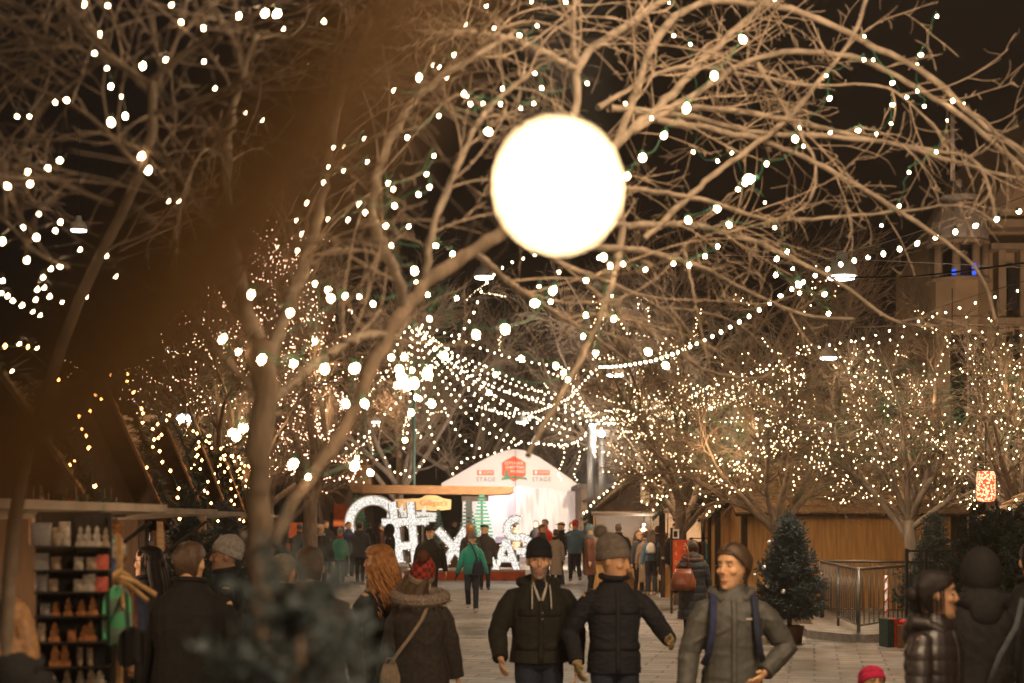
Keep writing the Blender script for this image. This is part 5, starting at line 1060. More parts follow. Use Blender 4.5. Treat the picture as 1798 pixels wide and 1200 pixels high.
letter('X','giant illuminated letter X beside the dark jacket',[((768,930),(833,1000)),((818,928),(774,1001))],W)
letter('M','giant illuminated letter M mostly hidden behind the teal coat',[((842,1001),(846,932)),((846,932),(862,975)),((862,975),(868,940)),((853,932),(872,1001))],.13)
letter('A','giant illuminated letter A on the red platform',[((869,1002),(889,948)),((889,948),(908,1002)),((877,982),(901,982))],.22)
def arcpts(pts,n): return [tuple(q) for q in resample([(a,0,b) for a,b in pts],n)]
sp=[(914,914),(905,911),(895,917),(889,929),(893,941),(907,944),(922,944),(931,952),(930,962),(921,968),(908,967)]
q=arcpts(sp,13); letter('S','giant illuminated letter S leaning on the letter A',[((q[i][0],q[i][2]),(q[i+1][0]+(q[i+1][0]-q[i][0])*.12,q[i+1][2]+(q[i+1][2]-q[i][2])*.12)) for i in range(12)],.24,Yo=-.2)
ctr=(629,921); rr=46
q=[(ctr[0]+rr*math.cos(a),ctr[1]-rr*math.sin(a)) for a in np.linspace(-.9,PI+.9,26)]
q=[(x+(0),y) for x,y in q]
letter('O','giant illuminated ring letter standing behind the walkers on the left',[((q[i][0],q[i][1]),(q[i+1][0]+(q[i+1][0]-q[i][0])*.1,q[i+1][1]+(q[i+1][1]-q[i][1])*.1)) for i in range(25)],.34,False,Yo=5)
pf=empty('letter_platform',(0,LY,0),0,'low red platform on castors that carries the light letters','platform')
mb=MB(); mb.bb(lx(712),lx(922),-.55,.9,lz(1018),lz(1003)); mb.build('deck',mat('red_orange_paint',(.45,.075,.02),.5,.2,6),pf)
mb=MB(); mb.bb(lx(712),lx(922),-.56,.91,lz(1003)+.003,lz(1000)); mb.build('deck_top',mat('pale_deck',(.4,.33,.27),.7),pf)
for x in (718,760,800,845,885,915):
    mb=MB(); mb.tube([(lx(x),-.5,lz(1020)),(lx(x)+.06,-.5,lz(1020))],.09,n=12); mb.build('castor',M_black,pf,True)
mb=MB(); mb.bb(lx(712),lx(900),.5,.6,lz(1000),lz(955)); tag(mb.build('planter_wall',mat('brown_panel',(.10,.06,.035),.7),None,loc=(0,LY+1.2,0)),'low brown panel behind the light letters','panel')
# ================================================================= MARKET HUTS
PLY=mat('varnished_plywood',(.54,.31,.115),.5,.22,3.5,.1,60,stretch=(5,5,.5)); SHN=mat('cedar_shingle',(.42,.28,.15),.85,.35,7,.3,60,stretch=(1.5,1.5,4)); M_cream=mat('cream_board',(.62,.50,.36),.7,.12,5,.1); GRN=mat('fir_needles',(.034,.048,.040),.7,.4,14,0); GRNB=mat('blue_fir_needles',(.060,.080,.082),.7,.4,14,0)
M_metal=mat('galvanised_steel',(.17,.16,.15),.4,.15,20,.05,metal=.85); M_awn=mat('grey_weathered_board',(.34,.27,.20),.8,.25,5,.3,40)
def garland(root,pts,r=.07,dens=260,m=None,name='garland'):
    mb=MB(); pl=resample([tuple(p) for p in pts],max(4,len(pts)*6)); L=np.linalg.norm(pl[1:]-pl[:-1],axis=1).sum()
    for i in range(int(dens*L)):
        j=random.random()*(len(pl)-1.001); q=Vector(pl[int(j)]).lerp(Vector(pl[int(j)+1]),j%1); d=Vector([random.gauss(0,1) for _ in range(3)]).normalized(); e_=q+d*r*random.uniform(.6,1.5); s_=d.orthogonal().normalized()*.012
        mb._a([q-s_,q+s_,e_],[(0,1,2)])
    return mb.build(name,m or GRN,root)
def shingles(mb,ro,x0,x1,z0,z1,y0,y1,rows,th=.02):
    """shingled slope between (y0,z0) eave and (y1,z1) ridge; built as overlapping tapered boards"""
    for r_ in range(rows):
        a=r_/rows; b=(r_+1.25)/rows; b=min(b,1.0)
        ya,za=y0+(y1-y0)*a, z0+(z1-z0)*a; yb,zb=y0+(y1-y0)*b, z0+(z1-z0)*b
        nrm=Vector((0,-(z1-z0),(y1-y0))).normalized(); nrm=nrm if nrm.z>0 else -nrm
        x=x0
        while x<x1-.01:
            w_=min(random.uniform(.10,.24),x1-x); t=th*random.uniform(.8,1.6); j=random.uniform(-.02,.02)
            p=[Vector((x+.003,ya,za)),Vector((x+w_-.003,ya,za)),Vector((x+w_-.003,yb,zb)),Vector((x+.003,yb,zb))]
            dd=(p[3]-p[0]).normalized()*j; lo=[q+dd for q in p[:2]]+p[2:]
            vs=lo+[lo[0]+nrm*t*1.6,lo[1]+nrm*t*1.6,lo[2]+nrm*t*.3,lo[3]+nrm*t*.3]
            mb._a(vs,[(0,1,2,3),(4,7,6,5),(0,4,5,1),(1,5,6,2),(2,6,7,3),(3,7,4,0)]); x+=w_
def hut(X,Y,rz,w,d,wh,rh,lab,open_=True,garl=True,wall=None,gw=None,lightE=60,over=.25,lcol=(1,.78,.55),rows=9,flap=True,counter=True,wood=None,fl_=.9):
    """ridge along local Y, gable front at -Y"""
    e=empty('market_hut',(X,Y,0),R(rz),lab,'market hut','wooden market huts'); wall=wall or PLY; hw=w/2
    mb=MB()
    mb.bb(-hw,-hw+.05,0,d,0,wh); mb.build('side_wall',wall,e); mb=MB(); mb.bb(hw-.05,hw,0,d,0,wh); mb.build('side_wall',wall,e)
    mb=MB(); mb.bb(-hw+.05,hw-.05,d-.05,d,0,wh); mb.build('back_wall',gw or wall,e)
    mb=MB(); mb.bb(-hw+.05,hw-.05,.3,d-.05,wh-.03,wh); mb.build('ceiling',wall,e)
    for sx_ in (-1,1):
        for yy in (0,d):
            mb=MB(); mb.box((sx_*(hw+.012),yy,wh/2),(.11,.11,wh)); mb.build('corner_post',DK,e)
    for yy,nm in ((0,'gable'),(d-.02,'gable')):
        mb=MB(); mb.prism([(-hw,wh),(hw,wh),(0,rh)],yy,yy+.05); mb.build(nm,DK,e)
    for sx_ in (-1,1):
        ex=(hw+over)*sx_; ez=wh-over*(rh-wh)/hw
        mb=MB(); 
        M0=Matrix(((0,-sx_*-1,0,0),(1,0,0,0),(0,0,1,0),(0,0,0,1)))
        # local: x' along ridge -> world Y ; y' across -> world X
        mb.M=Matrix(((0,1,0,0),(1,0,0,0),(0,0,1,0),(0,0,0,1)))
        shingles(mb,None,-over,d+over,ez,rh,ex,0,rows)
        mb.build('roof_slope',SHN,e)
        mb=MB(); mb.prism([(ex,ez-.06),(ex,ez-.01),(0,rh-.01),(0,rh-.06)],-over,d+over); mb.build('roof_board',DK,e)
    if open_:
        mb=MB(); mb.bb(-hw+.05,hw-.05,0,.05,0,.95); mb.build('front_panel',wall,e)
        if counter: mb=MB(); mb.bb(-hw-.05,hw+.05,-.30,.25,.95,1.0); mb.build('counter',M_awn,e)
        if flap:
            mb=MB(); mb.box((0,-fl_/2,wh-.07),(w,fl_,.045),(R(-4),0,0)); mb.build('awning_flap',M_awn,e)
            for sx_ in (-1,1): mb=MB(); mb.tube([(sx_*(hw-.1),-.02,1.45),(sx_*(hw-.1),-fl_*.9,wh-.13)],.014,n=6); mb.build('awning_strut',M_wireb,e)
        mb=MB(); mb.tube([(0,d*.4,wh-.03),(0,d*.4,wh-.36)],.008,n=5); mb.build('lamp_cord',M_wireb,e); mb=MB(); mb.ell((0,d*.4,wh-.42),(.05,.05,.07)); mb.build('hut_lamp',E_or if lcol[2]<.5 else emat('hut_lamp_glow',(1,.8,.55),40),e,True)
        light('POINT',lightE,(0,d*.25,wh-.45),lcol,.12,parent=e)
    else:
        mb=MB(); mb.bb(-hw+.05,hw-.05,0,.05,0,wh); mb.build('front_wall',wall,e)
    if garl:
        ez=wh-over*(rh-wh)/hw
        garland(e,[(-hw-over,-over-.03,ez),(0,-over-.03,rh),(hw+over,-over-.03,ez)],.10,240)
    e['dims']=1; return e
def hutlights(e,lab,pts,m,r,sp=.16):
    M=Matrix.Translation(e.location)@Matrix.Rotation(e.rotation_euler.z,4,'Z'); pl=resample([tuple(M@Vector(p)) for p in pts],80); s=np.r_[0,np.cumsum(np.linalg.norm(pl[1:]-pl[:-1],axis=1))]; q=np.arange(.05,s[-1],sp)
    b=np.stack([np.interp(q,s,pl[:,i]) for i in range(3)],1)+rng.normal(0,.035,(len(q),3)); f=empty('fairy_lights',tuple(b[0]),0,lab,'fairy lights','fairy lights on the hut roofs'); wire(f,[[Vector(x) for x in b]],.004,M_wire); add_bulbs(f,b,r,m,'far')
# right row
h1=hut(GX(1132,39),39,-4,2.9,2.6,2.15,3.35,'open food hut with a garlanded dark gable, smoke drifting over its counter',gw=M_cream,lightE=110)
hutlights(h1,'fairy lights on the gable of the food hut',[(-1.7,-.35,2.0),(0,-.35,3.4),(1.7,-.35,2.0)],E_far,.026)
mb=MB(); mb.bb(-.12,.12,-.40,-.37,2.35,3.0); mb.build('gable_lantern_board',M_cream,h1)
h2=hut(GX(1240,35),35,-5,2.1,2.4,2.2,3.3,'open clothing hut with garments and a rail behind the bauble fir',gw=M_cream,lightE=90)
hutlights(h2,'fairy lights on the gable of the clothing hut',[(-1.3,-.35,2.1),(0,-.35,3.35),(1.3,-.35,2.1)],E_far,.024)
h3=hut(GX(1290,29.2),30.8,-82,3.0,4.55,2.20,3.15,'long closed plywood hut with a shingled roof behind the steel barrier',open_=False,garl=False,rows=8,wall=PLY)
garland(h3,[(-1.82,-.3,1.98),(-1.84,2.4,1.97),(-1.82,4.8,1.98)],.09,260)
hutlights(h3,'fairy lights along the eave of the long plywood hut',[(-1.93,-.2,1.96),(-1.95,2.4,1.93),(-1.93,4.7,1.96)],E_far,.017,.13)
for yy in (.35,.85,1.2): mb=MB(); mb.box((-1.53,yy,1.05),(.05,.07,2.1)); mb.build('door_post',DK,h3)
mb=MB(); mb.box((-1.515,2.9,.9),(.03,3.3,.06)); mb.build('wall_rail',DK,h3)
# hut frame: dark porch at its left end
h4=hut(GX(1300,31),30.4,2,1.15,.9,2.15,2.65,'narrow dark gabled porch between the clothing hut and the plywood hut',open_=False,garl=True)
hutlights(h4,'fairy lights arched over the narrow porch gable',[(-.9,-.33,2.0),(0,-.33,2.75),(.9,-.33,2.0)],E_far,.018,.12)
# kiosk by the tent
kx=GX(1072,46); kq=empty('kiosk',(kx,46,0),0,'small wooden kiosk with an orange lit tilted roof and grill','kiosk')
mb=MB(); mb.box((.1,0,2.75),(2.0,1.7,.12),(0,R(-14),0)); mb.build('roof',WO,kq); mb=MB(); mb.bb(-.75,-.45,-.3,.0,0,2.6); mb.build('post',DK,kq); mb=MB(); mb.bb(-.45,.8,.5,.6,0,2.7); mb.build('back_wall',WO,kq); mb=MB(); mb.bb(-.5,.9,-.5,.2,1.0,1.08); mb.build('counter',M_awn,kq)
light('POINT',60,(.1,-.4,2.3),(1,.6,.35),.1,parent=kq)
# grill smoke
sm=bpy.data.materials.new('grill_smoke'); n,l=nt(sm); n.clear(); o=n.new('ShaderNodeOutputMaterial'); pv=n.new('ShaderNodeVolumePrincipled'); tc=n.new('ShaderNodeTexCoord'); nz=n.new('ShaderNodeTexNoise'); nz.inputs['Scale'].default_value=1.2; nz.inputs['Detail'].default_value=4; gr=n.new('ShaderNodeTexGradient'); gr.gradient_type='SPHERICAL'
mp=n.new('ShaderNodeMapping'); mp.inputs['Scale'].default_value=(.62,.9,.5); l.new(tc.outputs['Object'],mp.inputs[0]); l.new(mp.outputs[0],gr.inputs[0]); l.new(tc.outputs['Object'],nz.inputs['Vector']); ml=n.new('ShaderNodeMath'); ml.operation='MULTIPLY'; l.new(gr.outputs['Fac'],ml.inputs[0]); r=n.new('ShaderNodeMapRange'); r.inputs['From Min'].default_value=.38; r.inputs['From Max'].default_value=.75; r.inputs['To Max'].default_value=2.6; l.new(nz.outputs['Fac'],r.inputs['Value']); l.new(r.outputs[0],ml.inputs[1]); l.new(ml.outputs[0],pv.inputs['Density']); pv.inputs['Color'].default_value=(.75,.8,.9,1); l.new(pv.outputs[0],o.inputs['Volume'])
mb=MB(); mb.ell((0,0,0),(1.6,1.0,2.0),16,10); s_=mb.build('smoke',sm,None,loc=(GX(1092,40.6),40.6,2.9)); tag(s_,'bluish grill smoke drifting in front of the food hut','smoke',kind='stuff')
# clothes rail
def rail(x,y,rz,w_,lab,n_=14,z=1.5):
    e=empty('clothes_rail',(x,y,0),R(rz),lab,'clothes rail'); mb=MB(); 
    for sx_ in (-1,1): mb.tube([(sx_*w_/2,-.25,.03),(sx_*w_/2,0,.06),(sx_*w_/2,0,z)],.014,n=6); mb.tube([(sx_*w_/2,0,.06),(sx_*w_/2,.25,.03)],.014,n=6)
    mb.tube([(-w_/2,0,z),(w_/2,0,z)],.014,n=6); mb.build('rail_frame',M_black,e)
    return e
rl=rail(GX(1252,31.5),31.5,4,1.05,'black clothes rail beside the clothing hut')
gm_=[fab('g_cream_knit',(.45,.38,.29)),fab('g_tan_knit',(.26,.16,.09)),C_dgrey,C_black,fab('g_teal_knit',(.10,.20,.22)),C_white,C_rust]
for i in range(15):
    x=-.48+.96*i/14; g_=MB(); mz=1.47; hh=random.uniform(.62,.85); ww=random.uniform(.16,.20)
    g_.M=Matrix.Translation((0,0,0))@Matrix.Rotation(R(random.uniform(62,112)),4,'Z')
    g_.loft([ringt((0,0,z),a,b_,14,2.2) for z,a,b_ in [(mz-hh,ww*1.05,.035),(mz-hh*.5,ww,.030),(mz-.16,ww*.98,.03),(mz-.09,ww*.9,.026),(mz-.04,.06,.02)]])
    me=g_.mesh(); wrinkle(me,.010,(16,16,5),seed=i)
    m_=[gm_[0],gm_[0],gm_[1],gm_[6],gm_[4],gm_[5],gm_[5],gm_[0],gm_[2],gm_[1],gm_[3],gm_[5],gm_[3],gm_[2],gm_[3]][i]
    o=link('garment',me,m_,None,True,loc=rl.location+Vector((x,0,.0))); tag(o,['garment %s'%q for q in ['x']][0],'garment')
    o['label']=['cream cardigan at the left end of the rail','cream jumper second on the rail','tan knitted coat on the rail','rust brown garment on the rail','teal garment on the rail','white shawl on the rail','white jumper right of the white shawl','cream garment in the middle of the rail','slate garment on the rail','tan garment right of the slate one','black garment beside the tan one','white garment between two black ones','black garment near the right end of the rail','slate garment near the right end of the rail','black garment at the right end of the rail'][i]; o['group']='garments hanging on the clothes rail'
# hats and ornaments hanging in the clothing hut
for i,(dx,dz,c) in enumerate([(-.75,1.95,C_dgrey),(-.55,1.9,C_lgrey),(-.35,1.95,M_metal),(-.15,1.92,C_white),(.05,1.86,C_red),(.28,1.94,C_lgrey),(.5,1.9,C_white),(.7,1.93,C_dgrey)]):
    mb=MB(); mb.ell((0,0,0),(.07,.05,.09)); mb.tube([(0,0,.08),(0,0,.2)],.004,n=4); p=Matrix.Rotation(h2.rotation_euler.z,4,'Z')@Vector((dx,.2,dz)); o=mb.build('hanging_ornament',c,None,True,loc=h2.location+p); tag(o,['dark ornament at the left of the clothing hut','light grey ornament second from the hut side','silver ornament in the clothing hut','white ornament left of the red one','red heart like ornament under the clothing hut roof','light grey ornament right of the red one','white ornament near the right post','dark ornament at the right of the clothing hut'][i],'ornament','ornaments hanging in the clothing hut')
# red menu board
rb=empty('menu_board',(GX(1197,29),29,0),R(6),'tall red board with yellow vertical marks beside the clothes rail','sign board')
mb=MB(); mb.bb(-.19,.19,-.03,.03,.55,1.50); mb.build('board',M_red,rb); mb=MB(); mb.bb(-.23,-.195,-.04,.04,0,1.75); mb.bb(.19,.225,-.04,.04,0,1.55); mb.build('board_frame',DK,rb); mb=MB(); mb.bb(-.22,-.06,-.035,.02,1.53,1.72); mb.build('photo_card',M_pwhite,rb)
mb=MB(); mb.bb(-.175,-.10,-.042,-.031,1.56,1.68); mb.build('photo_print',M_black,rb)
M_yel=mat('sign_yellow',(.8,.50,.10),.6,.05,5,0)
for i,ch in enumerate('S4032'): text('lettering',ch,.13,(-.13,-.036,1.40-.18*i),(R(90),0,0),M_yel,rb)
text('lettering','=',.3,(.10,-.036,1.33),(R(90),0,0),M_yel,rb)
# ================================================================= FIRS
def fir(X,Y,z0,h,rad,m,lab,cat='fir tree',pot=True,nb=26,dens=1.0,baub=(),nl=.05,name='potted_fir',seed=0,trunkm=None,blunt=0):
    rs_=np.random.default_rng(seed+3); e=empty(name,(X,Y,0),0,lab,cat,'potted firs around the square'); V=[];Q=[];b=0
    mb=MB(); mb.tube([(0,0,z0),(0,0,z0+h)],[.035,.006],n=8); mb.build('trunk',BARK,e,True)
    S=[];D=[];Ls=[]
    nwh=int(nb*h/1.8)
    for i in range(nwh):
        u=(i+rs_.uniform(0,.8))/nwh; z=z0+h*(.04+.93*u); L=rad*(1-u)**(.85-blunt)*rs_.uniform(.8,1.12)+.06; nn=int(9*dens*(1-u*.5))+3
        for j in range(nn):
            a=rs_.uniform(0,2*PI); S.append((0,0,z)); D.append((math.cos(a),math.sin(a),.25+.7*u)); Ls.append(L*rs_.uniform(.7,1.08))
    S=np.array(S);D=np.array(D,float);Ls=np.array(Ls); P_,Rd=walk(S,D,Ls,7,.04,(0,0,.02),rs_,np.full(len(S),.007),np.full(len(S),.003))
    nt_=int(len(S)*9); s2,d2,r2,_=sprout(P_,Rd,nt_,rs_,(.5,1.0),.15,w=None); T2,R2=walk(s2,d2,rs_.uniform(.06,.17,nt_),4,.06,(0,0,.03),rs_,np.full(nt_,.004),np.full(nt_,.002))
    v,q=sweep(P_,Rd,4); V.append(v);Q.append(q);b=len(v); v,q=sweep(T2,R2,3); 
    link('branches',fast_mesh('branches',V[0],Q[0]),BARK,e)
    # needles: small blades round all twigs
    def needles(par,n_,L):
        s,d,_,_=sprout(par,np.ones(par.shape[:2]),n_,rs_,(.6,1.1),.02); w_=unit(np.cross(d,rs_.normal(size=d.shape)))*.0042*(nl/.03); return np.stack([s-w_,s+w_,s+d*L*rs_.uniform(.6,1.2,(n_,1))],1)
    N=np.concatenate([needles(T2,int(nt_*16*dens),nl),needles(P_,int(len(S)*26*dens),nl)]); me=fast_mesh('needles',N.reshape(-1,3),np.arange(len(N)*3).reshape(-1,3)); link('needles',me,m,e)
    if pot:
        mb=MB(); mb.lathe([(.02,0.0),(rad*.32,0.0),(rad*.38,z0*.9),(rad*.40,z0),(rad*.36,z0),(rad*.34,z0-.04),(.02,z0-.04)],20); mb.build('pot',mat('brown_barrel_pot',(.09,.045,.025),.6,.3,8),e,True)
    for i,(x,y,r_) in enumerate(baub):
        p=P(x,y,Y-.05); dz=p.z; loc=Vector((p.x-X,0,dz)); u=(dz-z0)/h; fr=math.sqrt(max(0,(rad*(1-u)+.05)**2-loc.x**2)); mb=MB(); mb.ell((loc.x,-fr*1.08,dz),(r_,r_,r_),14,10); mb.build('bauble',mat('silver_bauble',(.85,.82,.80),.32,.02,5,0,metal=1),e,True)
    return e
fir(GX(1386,22),22,.27,1.66,.58,GRNB,'potted blue fir with silver baubles beside the steel barrier',baub=[(1352,953,.037),(1343,997,.042),(1345,1029,.036),(1367,1037,.042),(1326,1010,.03)],seed=1,dens=1.7,nl=.045,blunt=.2)
fir(GX(1640,23.4),23.4,.25,1.75,.62,GRN,'fir behind the black railing',seed=2,dens=1.0,nl=.05)
fir(GX(1745,15),15,.25,1.72,.85,GRN,'broad dark fir behind the long black coat',seed=3,dens=1.3,nl=.05,blunt=.2)
fir(GX(1805,12.5),12.5,.25,1.55,.7,GRN,'dark fir at the right edge of the square',seed=4,dens=1.0,nl=.05)
fir(GX(398,17),17,.25,1.85,.50,GRNB,'fir with white baubles between the stalls',baub=[(368,928,.03),(366,942,.028),(390,940,.03)],seed=5,dens=1.0,nl=.045)
fir(GX(330,14),14,.25,1.95,.45,GRN,'dark fir beside the second stall',seed=6,dens=.9,nl=.045)
fir(GX(525,2.55),2.55,.3,1.50,.42,GRNB,'blurred blue fir close to the camera in front of the tree trunk',seed=7,dens=1.3,nl=.026,nb=34)
# ================================================================= BARRIERS AND KERB
def barrier(p0,p1,lab,h=1.12,n_=22,m=None,r=.013):
    e=empty('barrier',(p0[0],p0[1],0),0,lab,'barrier'); p0=Vector((*p0,0)); p1=Vector((*p1,0)); o0=p0.copy(); m=m or M_metal
    mb=MB(); mb.tube([p0-o0+Vector((0,0,h)),p1-o0+Vector((0,0,h))],r*1.9,n=8); mb.tube([p0-o0+Vector((0,0,.22)),p1-o0+Vector((0,0,.22))],r*1.3,n=6); mb.build('rails',m,e,True)
    for i in range(n_+1):
        q=p0.lerp(p1,i/n_)-o0; big=i%11==0; mb=MB(); mb.tube([q+Vector((0,0,.04 if big else .22)),q+Vector((0,0,h))],r*(1.9 if big else .75),n=6); mb.build('post' if big else 'bar',m,e,True)
    return e
z0=.13
barrier((GX(1442,27),27),(GX(1507,22.8),22.8),'galvanised barrier panel running back toward the plywood hut',n_=22)
barrier((GX(1507,22.8),22.75),(GX(1600,24.5),24.5),'galvanised barrier panel facing the walkway left of the black railing',n_=11)
barrier((GX(1445,27.1),27.1),(GX(1600,26.6),26.6),'galvanised barrier panel at the back of the tree bed',n_=11)
M_kerb=mat('granite_kerb',(.22,.20,.18),.8,.2,12,.3)
mb=MB(); pts_=[(GX(1425,24),24.3),(GX(1432,23),22.9),(GX(1510,22),22.15),(GX(1600,22.4),22.6),(GX(1850,22),23.4)]
for a,b in zip(pts_[:-1],pts_[1:]):
    a=Vector((*a,0)); b=Vector((*b,0)); d=(b-a).normalized(); mb.box(((a+b)/2+Vector((0,0,.065))),((b-a).length-.01,.3,.13),Matrix.Rotation(math.atan2(d.y,d.x),3,'Z'))
struct(mb.build('kerb',M_kerb))
M_snow=mat('trodden_snow',(.27,.25,.225),.9,.25,3,.5,20)
mb=MB(); mb._a([(GX(1432,24.2),24.4,.05),(GX(1510,22.3),22.5,.05),(GX(1600,23),22.9,.05),(GX(1900,24),24,.05),(GX(1900,30),29,.05),(GX(1420,29),29,.05)],[(0,1,2,3,4,5)]); struct(mb.build('snowy_tree_bed',M_snow))
rg=empty('railing',(GX(1592,21.5),21.5,0),0,'black iron railing around the right hand tree','railing'); x0,x1=0,GX(1672,21.5)-GX(1592,21.5)
mb=MB(); zt=CH-(966-HY)*21.5/F; zb_=.25
mb.bb(x0,x1,-.02,.02,zt-.03,zt); mb.bb(x0,x1,-.02,.02,zt-.20,zt-.17); mb.bb(x0,x1,-.02,.02,zb_,zb_+.04); mb.build('rails',M_black,rg)
for i in range(13):
    x=x0+(x1-x0)*i/12; mb=MB(); r_=.045 if i in(0,12) or i==5 else .010; mb.bb(x-r_*.5,x+r_*.5,-r_*.5-.003,r_*.5+.003,0,zt+(.02 if r_>.02 else -.17)); mb.build('post' if r_>.02 else 'bar',M_black,rg)
# wrapped gift boxes and striped pole by the kerb
gb=empty('gift_box',(GX(1566,21.4),21.4,0),R(12),'dark green gift box with a red ribbon on the paving by the kerb','gift box'); mb=MB(); mb.bb(-.14,.14,-.14,.14,0,.42); mb.build('box',C_dgreen,gb); mb=MB(); mb.bb(-.03,.03,-.145,.145,.0,.425); mb.build('ribbon',C_red,gb)
gb=empty('gift_box',(GX(1590,21.2),21.2,0),R(-10),'smaller brown gift box with a red bow beside the green one','gift box'); mb=MB(); mb.bb(-.12,.12,-.12,.12,0,.34); mb.build('box',WO,gb); mb=MB(); mb.ell((0,0,.38),(.10,.05,.05)); mb.build('bow',C_red,gb,True)
cs=empty('striped_pole',(GX(1556,21.9),21.9,0),0,'thin pole wound with red and white tape beside the barrier','pole'); mb=MB(); mb.tube([(0,0,0),(0,0,1.05)],.022,n=8); mb.build('pole',M_pwhite,cs,True)
mb=MB(); mb.tube([(.024*math.cos(a),.024*math.sin(a),.05+a*.0265) for a in np.linspace(0,37,150)],.010,n=5); mb.build('tape',C_red,cs)
# ================================================================= DOMED BUILDING
STN=mat('warm_plaster',(.30,.225,.15),.85,.18,1.2,.2,20); STD=mat('darker_stone_trim',(.24,.19,.14),.85,.2,2,.2,20); M_dome=mat('painted_tin_dome',(.30,.29,.29),.5,.15,2,.1); M_win=mat('dark_glass',(.02,.02,.025),.15,.1,4,0,spec=.6)  # stone trim slightly darker than the wall plaster
BY=58.0; kb=BY/F; bxx=lambda q:(q-CX)*kb; bz=lambda q: CH-(q-HY)*kb
bd=empty('domed_building',(bxx(1690),BY,0),0,'pale historic building with a domed corner turret and blue lit belvedere','building'); ox=bxx(1690); BX=lambda q: bxx(q)-ox
# facade wing to the right
mb=MB(); mb.bb(BX(1736),BX(2300),.6,14,0,bz(380)); mb.build('wing_wall',STN,bd)
mb=MB(); mb.prism([(BX(1742),bz(388)),(BX(1800),bz(272)),(BX(1860),bz(160)),(BX(2300),bz(160)),(BX(2300),bz(388))],.0,14); mb.build('gable_wall',STN,bd)
for (a,b_),(c,d_) in [((1736,392),(1802,262)),]:
    mb=MB(); mb.tube([(BX(a),-.25,bz(b_)),(BX(c),-.25,bz(d_)),(BX(1880),-.25,bz(110))],[(.26,.3)]*3,n=4,ref=(0,1,0)); mb.build('gable_cornice',STD,bd)
for y_,h_ in ((430,10),(388,14),(560,12)):
    mb=MB(); mb.bb(BX(1736),BX(2300),-.35,.6,bz(y_+h_),bz(y_)); mb.build('cornice',STD,bd)
for q in (1752,1790,1850,1910): mb=MB(); mb.bb(BX(q),BX(q+13),-.12,.6,0,bz(440)); mb.build('pilaster',STD,bd)
for r0_,r1_ in ((470,545),(590,690),(740,900)):
    for q in (1770,1808,1868):
        mb=MB(); mb.bb(BX(q),BX(q+15),-.03,.65,bz(r1_),bz(r0_)); f=mb.build('window',M_win,bd)
# turret: octagonal shaft, columned belvedere, ribbed dome, lantern, flagpole
def octo(r,z): return [Vector((r*math.cos(a),r*math.sin(a)+.5,z)) for a in [PI/8+i*PI/4 for i in range(8)]]
r0=(1738-1640)/2*kb
mb=MB(); mb.loft([octo(r0*1.02,0),octo(r0*1.02,bz(495))]); mb.build('turret_shaft',STN,bd)
for y_,f_ in ((490,1.12),(425,1.10),(560,1.07)): mb=MB(); mb.loft([octo(r0*f_,bz(y_+5)),octo(r0*f_*1.06,bz(y_))]); mb.build('cornice',STD,bd)
for i in range(8):
    a=PI/8+i*PI/4; mb=MB(); mb.tube([(r0*.92*math.cos(a),r0*.92*math.sin(a)+.5,bz(490)),(r0*.92*math.cos(a),r0*.92*math.sin(a)+.5,bz(430))],.17,n=10); mb.build('column',STD,bd,True)
mb=MB(); mb.loft([octo(r0*.5,bz(490)),octo(r0*.5,bz(430))]); mb.build('belvedere_core',M_win,bd)
for a_,x_,w_,h0,h1 in ((0,1664,9,487,478),(0,1699,11,487,468)):
    mb=MB(); mb.bb(BX(x_),BX(x_+w_),-r0*.55,-r0*.5,bz(h0),bz(h1)); mb.build('blue_light_panel',emat('blue_flood_glow',(.02,.10,1),1.6),bd)
mb=MB(); prof_=[]; 
for t in np.linspace(0,1,10): prof_.append((r0*1.02*math.cos(t*PI/2*.82),bz(425)+(bz(352)-bz(425))*math.sin(t*PI/2)/1.0))
mb.lathe(prof_,24,(0,.5,0)); mb.build('dome',M_dome,bd,True)
for i in range(12):
    a=i*PI/6; mb=MB(); mb.tube([(r*1.01*math.cos(a),r*1.01*math.sin(a)+.5,z) for r,z in prof_],.035,n=5); mb.build('dome_rib',STD,bd)
mb=MB(); mb.lathe([(.5,bz(356)),(.44,bz(350)),(.48,bz(345)),(.85,bz(343)),(.55,bz(340)),(.30,bz(330)),(.12,bz(318)),(.16,bz(313)),(.06,bz(310))],16,(0,.5,0)); mb.build('lantern',M_dome,bd,True)
mb=MB(); mb.tube([(-.25,.5,bz(312)),(-.25,.5,bz(190))],.09,n=8); mb.build('flagpole',M_alu,bd,True)
light('SPOT',11000,(BX(1700),-22,1.0),(1,.62,.36),.6,(R(116),0,R(0)),70,bd,'added_facade_light')  # added floodlight with housing, brightens the turret and facade
fl=MB(); fl.box((BX(1700),-22,.75),(.5,.4,.4)); fl.build('added_light_housing',M_steel,bd)
# dark columns and lit wall near the right
col_y=33
bw=empty('pavilion_wall',(GX(1700,36),36,0),0,'tan wall panel seen between two dark columns on the right','wall'); mb=MB(); mb.bb(GX(1640,36)-GX(1700,36),GX(1840,36)-GX(1700,36),0,.2,0,3.2); mb.build('panel',mat('tan_plaster',(.40,.25,.13),.8,.12,2),bw); mb=MB(); mb.bb(GX(1640,36)-GX(1700,36),GX(1840,36)-GX(1700,36),-.05,.0,2.05,2.15); mb.build('panel_rail',DK,bw)
for q,lab in ((1683,'left of the two dark columns by the glowing red decoration'),(1716,'right of the two dark columns by the glowing red decoration')):
    mb=MB(); mb.tube([(0,0,0),(0,0,6.2)],.19,n=14); mb.box((0,0,.15),(.5,.5,.3)); o=mb.build('column',DK,None,True,loc=(GX(q,col_y),col_y,0)); tag(o,lab,'column')
